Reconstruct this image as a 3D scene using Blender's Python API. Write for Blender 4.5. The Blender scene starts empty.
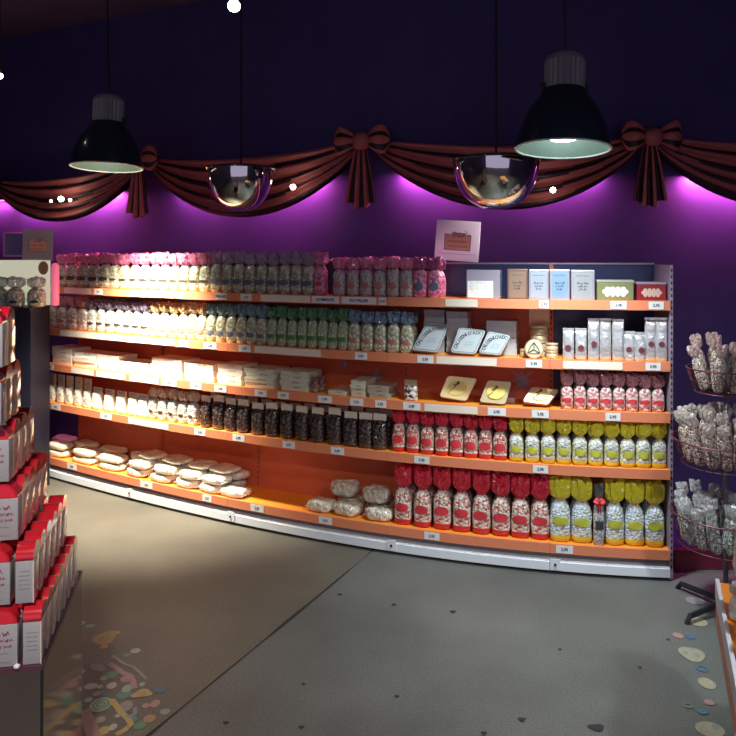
import bpy, math, random
import numpy as np
from mathutils import Vector, Matrix
R = math.radians
PI = math.pi
C = bpy.context.scene.collection
random.seed(7)

# ---------------------------------------------------------------- camera, world, lights, exposure
FPX, EYE, HZ = 760.0, 1.6, 255.0          # focal length in pixels, eye height, horizon row
cd = bpy.data.cameras.new('camera')
cam = bpy.data.objects.new('camera', cd)
C.objects.link(cam)
cam.location = (0, 0, EYE)
cam.rotation_euler = (PI/2, 0, 0)
cd.sensor_width = 36
cd.lens = 36*FPX/736
cd.shift_y = -(368-HZ)/736
cd.clip_start = 0.05
bpy.context.scene.camera = cam

world = bpy.data.worlds.new('world')
bpy.context.scene.world = world
world.use_nodes = True
bg = world.node_tree.nodes['Background']
bg.inputs[0].default_value = (0.52, 0.46, 0.70, 1)
bg.inputs[1].default_value = 0.40

LEFT_LAMP = (-1.52, 4.42, 2.11)
RIGHT_LAMP = (0.845, 3.3, 2.06)
LEFT_W, RIGHT_W, AISLE_W = 460, 85, 125
LED_W = 4.0
vs = bpy.context.scene.view_settings
vs.view_transform = 'Standard'
vs.look = 'None'
vs.gamma = 1.0
vs.use_curve_mapping = False
vs.exposure = 0.95

def spot(loc, w, col, size=110, blend=1.0, rad=.08, aim=None, name='lamp_light', parent=None):
    l = bpy.data.lights.new(name, 'SPOT')
    l.energy = w; l.color = col; l.spot_size = R(size); l.spot_blend = blend; l.shadow_soft_size = rad
    o = bpy.data.objects.new(name, l)
    C.objects.link(o)
    o.location = loc
    if aim is not None:
        d = Vector(aim)-Vector(loc)
        o.rotation_euler = d.to_track_quat('-Z', 'Y').to_euler()
    if parent: o.parent = parent
    return o

# ---------------------------------------------------------------- materials
MATS = {}
def nt(name):
    m = bpy.data.materials.new(name)
    m.use_nodes = True
    t = m.node_tree
    return m, t, t.nodes['Principled BSDF']

def mat(name, col, rough=.5, metal=0, noise=0, nscale=20, bump=0, bscale=60, coat=0, alpha=1, emit=None, es=0, spec=None):
    if name in MATS: return MATS[name]
    m, t, b = nt(name)
    b.inputs['Base Color'].default_value = (*col, 1)
    b.inputs['Roughness'].default_value = rough
    b.inputs['Metallic'].default_value = metal
    b.inputs['Coat Weight'].default_value = coat
    b.inputs['Coat Roughness'].default_value = .08
    b.inputs['Alpha'].default_value = alpha
    if spec is not None: b.inputs['Specular IOR Level'].default_value = spec
    if emit:
        b.inputs['Emission Color'].default_value = (*emit, 1)
        b.inputs['Emission Strength'].default_value = es
    tc = t.nodes.new('ShaderNodeTexCoord')
    if noise:
        n = t.nodes.new('ShaderNodeTexNoise'); n.inputs['Scale'].default_value = nscale; n.inputs['Detail'].default_value = 4
        mx = t.nodes.new('ShaderNodeMix'); mx.data_type = 'RGBA'
        mx.inputs[6].default_value = (*[c*(1-noise) for c in col], 1)
        mx.inputs[7].default_value = (*[min(1, c*(1+noise)) for c in col], 1)
        t.links.new(tc.outputs['Object'], n.inputs['Vector'])
        t.links.new(n.outputs[0], mx.inputs[0])
        t.links.new(mx.outputs[2], b.inputs['Base Color'])
    if bump:
        n = t.nodes.new('ShaderNodeTexNoise'); n.inputs['Scale'].default_value = bscale; n.inputs['Detail'].default_value = 3
        bp = t.nodes.new('ShaderNodeBump'); bp.inputs['Strength'].default_value = bump; bp.inputs['Distance'].default_value = .01
        t.links.new(tc.outputs['Object'], n.inputs['Vector'])
        t.links.new(n.outputs[0], bp.inputs['Height'])
        t.links.new(bp.outputs[0], b.inputs['Normal'])
    MATS[name] = m
    return m

def candy(name, cols, scale=75, rough=.35, coat=.9, bump=.8):
    """sweets seen through clear film: cells in several colours, bumpy, under a glossy coat"""
    if name in MATS: return MATS[name]
    m, t, b = nt(name)
    tc = t.nodes.new('ShaderNodeTexCoord')
    v = t.nodes.new('ShaderNodeTexVoronoi'); v.inputs['Scale'].default_value = scale
    sep = t.nodes.new('ShaderNodeSeparateColor')
    cr = t.nodes.new('ShaderNodeValToRGB')
    cr.color_ramp.interpolation = 'CONSTANT'
    els = cr.color_ramp.elements
    while len(els) < len(cols): els.new(.5)
    for i, c in enumerate(cols):
        els[i].position = i/len(cols); els[i].color = (*c, 1)
    t.links.new(tc.outputs['Object'], v.inputs['Vector'])
    t.links.new(v.outputs['Color'], sep.inputs[0])
    t.links.new(sep.outputs[0], cr.inputs[0])
    t.links.new(cr.outputs[0], b.inputs['Base Color'])
    bp = t.nodes.new('ShaderNodeBump'); bp.invert = True
    bp.inputs['Strength'].default_value = bump; bp.inputs['Distance'].default_value = .008
    t.links.new(v.outputs['Distance'], bp.inputs['Height'])
    t.links.new(bp.outputs[0], b.inputs['Normal'])
    b.inputs['Roughness'].default_value = rough
    b.inputs['Coat Weight'].default_value = coat
    b.inputs['Coat Roughness'].default_value = .12
    MATS[name] = m
    return m

M_orange = mat('orange_enamel', (.78, .24, .10), .4, noise=.06, nscale=8)
M_deck = mat('orange_shelf_deck', (.90, .30, .03), .45, noise=.05, nscale=8)
M_back = mat('orange_back_panel', (.66, .15, .06), .5, noise=.12, nscale=14)
M_navyback = mat('navy_back_panel', (.03, .04, .11), .25, noise=.2)
M_rail = mat('orange_price_rail', (.80, .25, .12), .35)
M_label = mat('white_price_card', (.82, .80, .78), .5)
M_ink = mat('black_ink', (.02, .02, .03), .6)
M_red_ink = mat('dark_red_ink', (.30, .02, .08), .6)
M_grey = mat('grey_kick_plate', (.30, .31, .33), .45)
M_white = mat('white_metal', (.80, .82, .86), .35)
M_post = mat('pale_upright_metal', (.42, .34, .42), .35, .3)
M_slot = mat('dark_slot', (.02, .02, .03), .7)
M_dark = mat('black_plastic', (.012, .012, .015), .5)
M_chrome = mat('chrome', (.85, .85, .86), .12, 1)
M_navy = mat('navy_paint', (.007, .007, .024), .6, noise=.25)
M_card = mat('white_card', (.85, .82, .80), .6)

# ---------------------------------------------------------------- mesh helper
class MB:
    def __init__(s): s.v = []; s.f = []; s.m = []
    def add(s, vs_, fs, mi=0, T=None):
        o = len(s.v)
        for p in vs_:
            p = Vector(p)
            s.v.append(T @ p if T is not None else p)
        for f in fs:
            s.f.append([i+o for i in f]); s.m.append(mi)
        return s
    def box(s, x0, x1, y0, y1, z0, z1, mi=0, T=None):
        return s.add([(x0,y0,z0),(x1,y0,z0),(x1,y1,z0),(x0,y1,z0),(x0,y0,z1),(x1,y0,z1),(x1,y1,z1),(x0,y1,z1)],
              [(0,3,2,1),(4,5,6,7),(0,1,5,4),(1,2,6,5),(2,3,7,6),(3,0,4,7)], mi, T)
    def grid(s, fn, nu, nv, mi=0, closeu=False, T=None, mfn=None):
        o = len(s.v)
        cu = nu if closeu else nu+1
        for j in range(nv+1):
            for i in range(cu):
                p = Vector(fn(i/nu, j/nv)); s.v.append(T @ p if T is not None else p)
        for j in range(nv):
            for i in range(nu):
                a = o+j*cu+i; b = o+j*cu+(i+1) % cu
                s.f.append([a, b, b+cu, a+cu]); s.m.append(mfn(i/nu, (j+.5)/nv) if mfn else mi)
        return s
    def lathe(s, prof, n=20, mi=0, T=None, caps=True):
        o = len(s.v)
        for r, z in prof:
            for i in range(n):
                a = 2*PI*i/n; p = Vector((r*math.cos(a), r*math.sin(a), z)); s.v.append(T @ p if T is not None else p)
        for j in range(len(prof)-1):
            for i in range(n):
                a = o+j*n+i; b = o+j*n+(i+1) % n
                s.f.append([a, b, b+n, a+n]); s.m.append(mi)
        if caps:
            s.f.append([o+i for i in range(n)][::-1]); s.m.append(mi)
            k = o+(len(prof)-1)*n
            s.f.append([k+i for i in range(n)]); s.m.append(mi)
        return s
    def tube(s, pts, r, n=6, mi=0, T=None):
        pts = [Vector(p) for p in pts]
        o = len(s.v); k = len(pts)
        for i, p in enumerate(pts):
            d = (pts[min(i+1, k-1)]-pts[max(i-1, 0)]).normalized()
            u = d.orthogonal().normalized() if abs(d.z) > .95 else d.cross(Vector((0,0,1))).normalized()
            w = d.cross(u)
            for j in range(n):
                a = 2*PI*j/n; q = p+u*(r*math.cos(a))+w*(r*math.sin(a)); s.v.append(T @ q if T is not None else q)
        for i in range(k-1):
            for j in range(n):
                a = o+i*n+j; b = o+i*n+(j+1) % n
                s.f.append([a, b, b+n, a+n]); s.m.append(mi)
        s.f.append([o+j for j in range(n)]); s.m.append(mi)
        s.f.append([o+(k-1)*n+j for j in range(n)]); s.m.append(mi)
        return s
    def prism(s, pts, y0, y1, mi=0, T=None, mside=None):
        """outline in x,z pulled along y"""
        n = len(pts)
        vs_ = [(x, y0, z) for x, z in pts]+[(x, y1, z) for x, z in pts]
        s.add(vs_, [list(range(n))[::-1]+[], [i+n for i in range(n)]], mi, T)
        s.add(vs_, [[i, (i+1) % n, (i+1) % n+n, i+n] for i in range(n)], mi if mside is None else mside, T)
        return s
    def build(s, name, mats, parent=None, smooth=False, loc=None, rot=None, bevel=0):
        me = bpy.data.meshes.new(name)
        me.from_pydata([tuple(p) for p in s.v], [], s.f)
        if not isinstance(mats, (list, tuple)): mats = [mats]
        for m in mats: me.materials.append(m)
        me.polygons.foreach_set('material_index', s.m)
        if smooth: me.polygons.foreach_set('use_smooth', [True]*len(s.f))
        me.validate(); me.update()
        o = bpy.data.objects.new(name, me)
        C.objects.link(o)
        if parent: o.parent = parent
        if loc: o.location = loc
        if rot: o.rotation_euler = rot
        if bevel:
            b = o.modifiers.new('bevel', 'BEVEL'); b.width = bevel; b.segments = 2; b.limit_method = 'ANGLE'
        return o

def tag(o, label, cat, group=None):
    o['label'] = label; o['category'] = cat
    if group: o['group'] = group
    return o
def thing(name, loc, label, cat, rz=0, group=None):
    o = bpy.data.objects.new(name, None); C.objects.link(o)
    o.location = loc; o.rotation_euler = (0, 0, rz); o.empty_display_size = .05
    return tag(o, label, cat, group)
def struct(o):
    o['kind'] = 'structure'; return o
def dup(root, loc, rz, label, group=None, scale=None):
    r = root.copy(); C.objects.link(r); r.location = loc; r.rotation_euler = (0, 0, rz)
    r['label'] = label
    if group: r['group'] = group
    if scale is not None: r.scale = scale
    for ch in KIDS.get(root.name, list(root.children)):
        c = ch.copy(); C.objects.link(c); c.parent = r
        for g in KIDS.get(ch.name, list(ch.children)):
            d = g.copy(); C.objects.link(d); d.parent = c
    return r
KIDS = {}
class Proto:
    """a kind of thing: its first placing uses the built one, each later placing a copy"""
    def __init__(s, make): s.make = make; s.root = None
    def put(s, loc, rz, label, group=None, scale=None):
        if s.root is None:
            s.root = s.make()
            s.root.location = loc; s.root.rotation_euler = (0, 0, rz); s.root['label'] = label
            if group: s.root['group'] = group
            if scale is not None: s.root.scale = scale
            KIDS[s.root.name] = list(s.root.children)
            for c in s.root.children: KIDS[c.name] = list(c.children)
            return s.root
        return dup(s.root, loc, rz, label, group, scale)

ORD = ['', 'first','second','third','fourth','fifth','sixth','seventh','eighth','ninth','tenth','eleventh','twelfth','thirteenth','fourteenth','fifteenth','sixteenth','seventeenth','eighteenth','nineteenth','twentieth']
def place_word(i, n):
    """i from 0: the place counted from the nearer end"""
    if n == 1: return 'standing alone'
    if i == 0: return 'leftmost'
    if i == n-1: return 'rightmost'
    return (ORD[i+1]+' from left') if i < n/2 else (ORD[n-i]+' from right')

def text_shape(mb, s, size, mi, T):
    cu = bpy.data.curves.new('t', 'FONT'); cu.body = s; cu.size = size; cu.align_x = 'CENTER'; cu.align_y = 'CENTER'; cu.resolution_u = 2; cu.offset = size*.022
    cu.extrude = .0002
    o = bpy.data.objects.new('t', cu); C.objects.link(o)
    dg = bpy.context.evaluated_depsgraph_get()
    me = bpy.data.meshes.new_from_object(o.evaluated_get(dg))
    mb.add([v.co.copy() for v in me.vertices], [list(p.vertices) for p in me.polygons], mi, T)
    bpy.data.objects.remove(o); bpy.data.curves.remove(cu); bpy.data.meshes.remove(me)
FRONT = Matrix(((1,0,0,0),(0,0,-1,0),(0,1,0,0),(0,0,0,1)))   # text plane x,y -> x,z facing -y

def scribble(mb, x0, x1, z, h, y, mi=0, seed=0, th=.0012, T=None):
    """a line of illegible script: short strokes of uneven height with gaps between the words"""
    rnd = random.Random(seed); n = max(8, int((x1-x0)/(h*.24)))
    pts = []
    for i in range(n+1):
        pts.append((x0+(x1-x0)*(i+rnd.uniform(-.3, .3))/n, z+(h*.5*rnd.choice([.35, .4, .45, 1]) if i % 2 else -h*.3*rnd.choice([.7, .8, 1]))))
    gap = n//2+rnd.randint(-1, 1)
    for i, ((a, b), (c, d)) in enumerate(zip(pts[:-1], pts[1:])):
        if i == gap: continue
        w = th*rnd.uniform(.6, 1.2)
        mb.add([(a-w*.6, y, b-w*.5), (a+w*.6, y, b-w*.5), (c+w*.6, y, d+w*.5), (c-w*.6, y, d+w*.5)], [(0,1,2,3)], mi, T)

# ---------------------------------------------------------------- where things stand
def W(px, py, Y):
    return Vector(((px-368)/FPX*Y, Y, EYE-(py-HZ)/FPX*Y))
def Fl(px, py, z=0):
    Y = FPX*(EYE-z)/(py-HZ); return Vector(((px-368)/FPX*Y, Y, z))

# the long shelving run bows gently: its front line on the floor
_c = np.polyfit([48, 129, 229, 388, 550, 668], [222, 244.5, 269, 297.5, 318, 325.5], 2)
_px = np.linspace(40, 673, 400)
_Y = FPX*EYE/np.polyval(_c, _px)
_X = (_px-368)/FPX*_Y
_S = np.concatenate([[0], np.cumsum(np.hypot(np.diff(_X), np.diff(_Y)))])
_tx, _ty = np.gradient(_X, _S), np.gradient(_Y, _S)
_n = np.hypot(_tx, _ty); _tx /= _n; _ty /= _n
def G(s, d, z=0):
    """point of the run: s along the front, d behind the front, z up"""
    x = np.interp(s, _S, _X); y = np.interp(s, _S, _Y); tx = np.interp(s, _S, _tx); ty = np.interp(s, _S, _ty)
    return Vector((x-ty*d, y+tx*d, z))
def ang(s): return math.atan2(np.interp(s, _S, _ty), np.interp(s, _S, _tx))
def S(px, d=0):
    X = _X-_ty*d; Y = _Y+_tx*d
    return float(np.interp(px, X/Y*FPX+368, _S))

# ---------------------------------------------------------------- structure: floor, walls, ceiling
def floor_mat():
    m, t, b = nt('concrete_floor')
    N = t.nodes.new; L = t.links.new
    tc = N('ShaderNodeTexCoord'); sx = N('ShaderNodeSeparateXYZ'); L(tc.outputs['Object'], sx.inputs[0])
    # floor colour differs slightly on either side of the joint
    a = Vector((-.725, 2.528)); c = Vector((-.016, 4.04)); d = (c-a)
    m1 = N('ShaderNodeMath'); m1.operation = 'MULTIPLY'; m1.inputs[1].default_value = d.y; L(sx.outputs[0], m1.inputs[0])
    m2 = N('ShaderNodeMath'); m2.operation = 'MULTIPLY_ADD'; m2.inputs[1].default_value = -d.x; L(sx.outputs[1], m2.inputs[0]); L(m1.outputs[0], m2.inputs[2])
    m3 = N('ShaderNodeMath'); m3.operation = 'GREATER_THAN'; m3.inputs[1].default_value = a.x*d.y-a.y*d.x; L(m2.outputs[0], m3.inputs[0])
    slab = N('ShaderNodeMix'); slab.data_type = 'RGBA'; slab.inputs[6].default_value = (.122, .110, .085, 1); slab.inputs[7].default_value = (.118, .120, .108, 1)
    L(m3.outputs[0], slab.inputs[0])
    n1 = N('ShaderNodeTexNoise'); n1.inputs['Scale'].default_value = 1.7; n1.inputs['Detail'].default_value = 5
    n2 = N('ShaderNodeTexNoise'); n2.inputs['Scale'].default_value = 130; n2.inputs['Detail'].default_value = 3
    for n in (n1, n2): L(tc.outputs['Object'], n.inputs['Vector'])
    r1 = N('ShaderNodeMapRange'); r1.inputs['To Min'].default_value = .45; r1.inputs['To Max'].default_value = 1.6; L(n1.outputs[0], r1.inputs[0])
    r2 = N('ShaderNodeMapRange'); r2.inputs['To Min'].default_value = .35; r2.inputs['To Max'].default_value = 1.65; L(n2.outputs[0], r2.inputs[0])
    mm = N('ShaderNodeMath'); mm.operation = 'MULTIPLY'; L(r1.outputs[0], mm.inputs[0]); L(r2.outputs[0], mm.inputs[1])
    vm = N('ShaderNodeVectorMath'); vm.operation = 'SCALE'; L(slab.outputs[2], vm.inputs[0]); L(mm.outputs[0], vm.inputs['Scale'])
    L(vm.outputs[0], b.inputs['Base Color'])
    b.inputs['Roughness'].default_value = .5
    bp = N('ShaderNodeBump'); bp.inputs['Strength'].default_value = .15; bp.inputs['Distance'].default_value = .004
    L(n2.outputs[0], bp.inputs['Height']); L(bp.outputs[0], b.inputs['Normal'])
    return m
fl = struct(MB().box(-4.6, 4.0, -3.5, 7.6, -.1, 0).build('floor', floor_mat()))
a = Fl(150, 736); b_ = Fl(368, 553.5)
d = (b_-a).normalized(); p = Vector((-d.y, d.x, 0))
jm = MB()
a2 = a-d*4; b2 = b_+d*1.2
rj = random.Random(3)
def jf(u, v):
    q = a2.lerp(b2, u); w = (.006+.003*math.sin(u*37)+.002*math.sin(u*91))*(1 if v > .5 else -1)
    return (q.x+p.x*(w+.006*math.sin(u*14)), q.y+p.y*(w+.006*math.sin(u*14)), .0012)
jm.grid(jf, 60, 1)
jm.build('expansion_joint', mat('joint_filler', (.025, .02, .022), .8), fl)

# sweets painted on the floor
PC = {'y': (.50,.33,.06), 'g': (.10,.26,.13), 'lg': (.28,.42,.26), 'w': (.42,.40,.33), 'p': (.42,.20,.18), 'b': (.05,.13,.22), 't': (.06,.24,.20), 'gr': (.24,.25,.24), 'o': (.42,.22,.06), 'tan': (.36,.32,.18)}
pk = list(PC)
def mute(c):
    g = sum(c)/3
    return tuple((.8*x+.2*g)*.9+.02 for x in c)
pmats = [mat('floor_paint_'+k, mute(PC[k]), .55, noise=.25, nscale=60) for k in pk]
pm = MB()
ZC = [0]
def blob(px, py, rx, ry, c, rot=0, z=.0015, n=18, ring=0, wob=0):
    ZC[0] += 1; z = .0012+ZC[0]*.00002
    ce = Fl(px, py); k = ce.y/FPX
    rxm = rx*k; rym = ry*k*ce.y/EYE
    pts = []; 
    for i in range(n):
        t_ = 2*PI*i/n; q = 1+wob*math.sin(3*t_+px)
        x = rxm*math.cos(t_)*q; y = rym*math.sin(t_)*q
        pts.append((ce.x+x*math.cos(rot)-y*math.sin(rot), ce.y+x*math.sin(rot)+y*math.cos(rot), z))
    if ring:
        ins = [(ce.x+(q[0]-ce.x)*ring, ce.y+(q[1]-ce.y)*ring, z) for q in pts]
        pm.add(pts+ins, [[i, (i+1) % n, (i+1) % n+n, i+n] for i in range(n)], pk.index(c))
    else: pm.add(pts, [list(range(n))], pk.index(c))
def worm(pts, w, c, z=.0018):
    ZC[0] += 1; z = .0012+ZC[0]*.00002
    P = [Fl(*q) for q in pts]; out = []
    for i, q in enumerate(P):
        dd = (P[min(i+1, len(P)-1)]-P[max(i-1, 0)]).normalized(); nn = Vector((-dd.y, dd.x, 0))
        out.append((q+nn*w/2, q-nn*w/2))
    for (a0, b0), (a1, b1) in zip(out[:-1], out[1:]):
        pm.add([(v.x, v.y, z) for v in (a0, b0, b1, a1)], [(0,1,2,3)], pk.index(c))
blob(105,638,11,7,'y',wob=.12); blob(115,633,6,1.8,'y',.25); blob(104,647,4,2,'y'); blob(104,639,5,3,'o',ring=.75,z=.002)
blob(90,626,5,2,'lg'); blob(81,623.5,4,2.4,'w'); blob(57,634,7,6,'o',wob=.1); blob(50,650,5,6,'o',wob=.1)
for q in [(135.6,651,5,2.5,'w'),(127,655,4,2,'g'),(104,678.5,4,2.5,'lg'),(126,679,5.5,3.5,'p'),(111.6,686,5,3.3,'w'),(91,686.5,6.5,3.3,'w'),(100,687,3,2,'w'),
          (88.5,700,4,2.6,'lg'),(103,694,5,3,'b'),(97,694,4,2.5,'p'),(123.6,695,7,4.5,'t'),(142,684.6,3,2,'lg'),(127,688.7,5,4,'lg'),(146,706,4,2.5,'p'),(155,704,4.5,4,'p'),
          (149.5,719,6,4,'o'),(100.5,720,5,3.5,'tan'),(104,731,6,4.5,'y'),(113,727.5,4,3.5,'w'),(112,675,6,4,'g'),(65,694.6,8,5,'g'),(52,702,5,4,'p'),(64,680,4,3,'p'),(73,684,4,2.5,'p'),(82,672,3,2,'w'),
          (132,720,5,4,'t'),(118,716,3,2,'w'),(160,690,6,3,'b'),(140,726,6,4,'g'),(165,712,5,3,'gr'),(58,718,7,5,'g'),(70,712,7,5,'p'),(48,690,6,4,'gr'),(45,722,6,5,'b')]:
    blob(*q)
blob(101,705,11,7.5,'lg'); blob(101,705,8,5.4,'g',ring=.8,z=.002); blob(101,705,4.5,3,'g',ring=.6,z=.002); blob(65,694.6,5,3,'lg',ring=.7,z=.002)
blob(125.5,707,7,6,'gr'); blob(125.5,707,5,4,'p',ring=.7,z=.002); blob(142,694,10,4,'y',.35,wob=.2); blob(142,694,4,2,'o',ring=.5,z=.002)
worm([(109,664),(116,668),(122,673),(130,676),(133,682),(134.7,689)], .022,'p'); worm([(112.5,656),(118,660),(124,664),(133,667),(139,672),(146,679.5)], .012,'gr')
worm([(111.6,700),(116,706),(121,713),(128,719),(131,725),(124,731),(116,735)], .022,'y'); worm([(135,708),(135,714),(130,717),(126,716)], .015,'gr')
worm([(83,711),(87,719),(91,728),(95,740)], .045,'p'); 
for i in range(5): blob(84.5+2.3*i,714+5.2*i,2,1.3,'o',z=.0022)
blob(76,728,5,9,'gr'); blob(98,668,10,3,'gr',-.6)
blob(692,654.6,12,7.5,'tan',wob=.08); blob(686,653,2.5,1.8,'gr',z=.002); blob(697,656,3,2,'gr',z=.002); blob(692,650,2,1.4,'gr',z=.002)
for q in [(695,601,9,4,'gr'),(697.6,622,9,5,'tan'),(678,636,5,3,'p'),(690.6,637,5,2.5,'b'),(707,684,8,6,'tan'),(709,703,5,3,'p'),(710,730,14,8,'tan')]: blob(*q)
blob(702,669,6,3.5,'b',ring=.6); blob(688,706,5,3,'g',ring=.55); blob(702.7,712,5.5,3.3,'b'); blob(702.7,712,3.5,2,'t',z=.002,ring=.6); blob(704,731,4,3,'p',z=.002,ring=.5); blob(716,728,4,3,'gr',z=.002)
pm.build('painted_sweets', pmats, fl)
pm = MB()
pk.append('s')
for q in [(453,612,3,1.2),(522,720,4,2),(596.5,728,8,3.5),(484,734,3,2),(340,595,2.5,1),(394,605,2.5,1),(303.5,684.7,2,1.3),(226,723.5,3,1.6),(301.5,728,3,1.8),(397,697,2.5,1.3),(640,668,2,1),(560,650,2,1),(668,640,1.6,1)]:
    blob(*q, 's', wob=.15)
pm.m = [0]*len(pm.m)
pm.build('gum_spots', mat('old_gum', (.03,.025,.028), .8), fl)

# the back wall bends where the pelmet bow hangs
wp = [(-5.4, 7.39), (-3.36, 6.37), (-1.5, 5.42), (-.45, 4.88), (0.05, 4.68), (.6, 4.57), (1.63, 4.55), (4.0, 4.6)]
wx = np.linspace(-4.6, 4.0, 90); wy = np.interp(wx, [q[0] for q in wp], [q[1] for q in wp])
k_ = np.ones(7)/7; wy2 = np.convolve(np.pad(wy, 3, mode='edge'), k_, 'valid'); wy2[:4] = wy[:4]; wy2[-4:] = wy[-4:]
def wallY(x): return float(np.interp(x, wx, wy2))
def wallpt(x, off, z):
    sl = (wallY(x+.05)-wallY(x-.05))/.1; L = math.hypot(1, sl)
    return Vector((x+sl/L*off, wallY(x)-off/L, z))
wm = MB()
wm.grid(lambda u, v: (lambda x: (x, wallY(x), 3.35*v))(-4.6+8.6*u), 90, 8)
wm.grid(lambda u, v: (lambda x: (x, wallY(x)+.12, 3.35*(1-v)))(-4.6+8.6*u), 90, 8)
M_wall = mat('dark_violet_wall', (.062, .046, .165), .75, noise=.3, nscale=3)
struct(wm.build('wall_back', M_wall, smooth=True))
M_shell = mat('near_black_paint', (.085, .066, .13), .9, noise=.3, nscale=4)
struct(MB().box(-4.7, -4.6, -3.5, 7.6, 0, 3.35).build('wall_left', M_shell))
struct(MB().box(4.0, 4.1, -3.5, 7.6, 0, 3.35).build('wall_right', M_shell))
struct(MB().box(-4.7, 4.1, -3.5, 7.6, 3.35, 3.45).build('ceiling', M_shell))

# low blue platform with a red edge at the foot of the wall, right of the shelves
pf = thing('low_platform', (1.56, 3.86, 0), 'low blue floor platform with dark red front edge beside the shelving', 'platform')
MB().box(0, 2.2, .03, .66, 0, .095).build('platform_top', mat('platform_blue', (.03, .035, .14), .5), pf)
MB().box(0, 2.2, 0, .03, 0, .10).build('front_edge', mat('platform_red', (.22, .02, .05), .5), pf)

# ---------------------------------------------------------------- the shelving run
LV = {1: 1.352, 2: 1.052, 3: .80, 4: .522, 5: .128}       # middle of each price rail
TOP = {k: v+.020 for k, v in LV.items()}
DEP = .29
def sweep(mb, s0, s1, d0, d1, z0, z1, mi=0, step=.07):
    n = max(1, int((s1-s0)/step))
    o = len(mb.v)
    for i in range(n+1):
        s_ = s0+(s1-s0)*i/n
        for d_, z_ in ((d0, z0), (d1, z0), (d1, z1), (d0, z1)): mb.v.append(G(s_, d_, z_))
    for i in range(n):
        for j in range(4):
            a_ = o+i*4+j; b_ = o+i*4+(j+1) % 4
            mb.f.append([a_, a_+4, b_+4, b_]); mb.m.append(mi)
    mb.f.append([o, o+1, o+2, o+3]); mb.m.append(mi)
    mb.f.append([o+n*4+3, o+n*4+2, o+n*4+1, o+n*4]); mb.m.append(mi)
seams = [45, 129, 229, 388, 550, 670]
LBL = {1: [(66,92,'c'),(96,104,''),(131,141,''),(149,172,'FARANDOLE'),(174,184,''),(217,238,'PALAIS'),(242,253,''),(262,311,'c'),(313,340,'GUIMAUVE'),(343,377,'DU PALAIS'),(380,394,''),(446,478,'c'),(539,554,''),(610,626,''),(648,663,'')],
       2: [(62,128,'c'),(130,176,'c'),(180,190,''),(205,218,''),(240,252,''),(256,322,'c'),(356,368,''),(418,434,''),(437,497,'c'),(526,542,''),(563,622,'c'),(645,660,'')],
       3: [(49,55,''),(73,95,'c'),(98,127,'c'),(131,160,'c'),(163,178,''),(192,203,''),(216,230,''),(256,268,''),(279,290,''),(319,333,''),(351,364,''),(376,387,''),(404,421,''),(425,478,'c'),(488,506,''),(532,549,''),(605,620,'')],
       4: [(53,62,''),(102,113,''),(120,170,'c'),(196,207,''),(234,246,''),(284,296,''),(332,345,''),(415,430,''),(533,548,'')],
       5: [(69,78,''),(142,154,''),(204,213,''),(252,265,''),(320,333,''),(425,440,''),(556,573,'')]}
M_rail_glare = mat('cream_rail_glare', (.85, .74, .60), .4)  # painted glare on blown-out, pale stretches of the orange rail
unit_lab = ['leftmost bay of the orange metal shelving along the wall', 'orange shelving bay second from left, under the left hanging lamp', 'wide orange shelving bay with the empty stretch of bottom deck', 'orange shelving bay with red sweet bags on the two lowest shelves', 'rightmost narrow shelving bay with navy upper back, filled with yellow topped bags']
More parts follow.
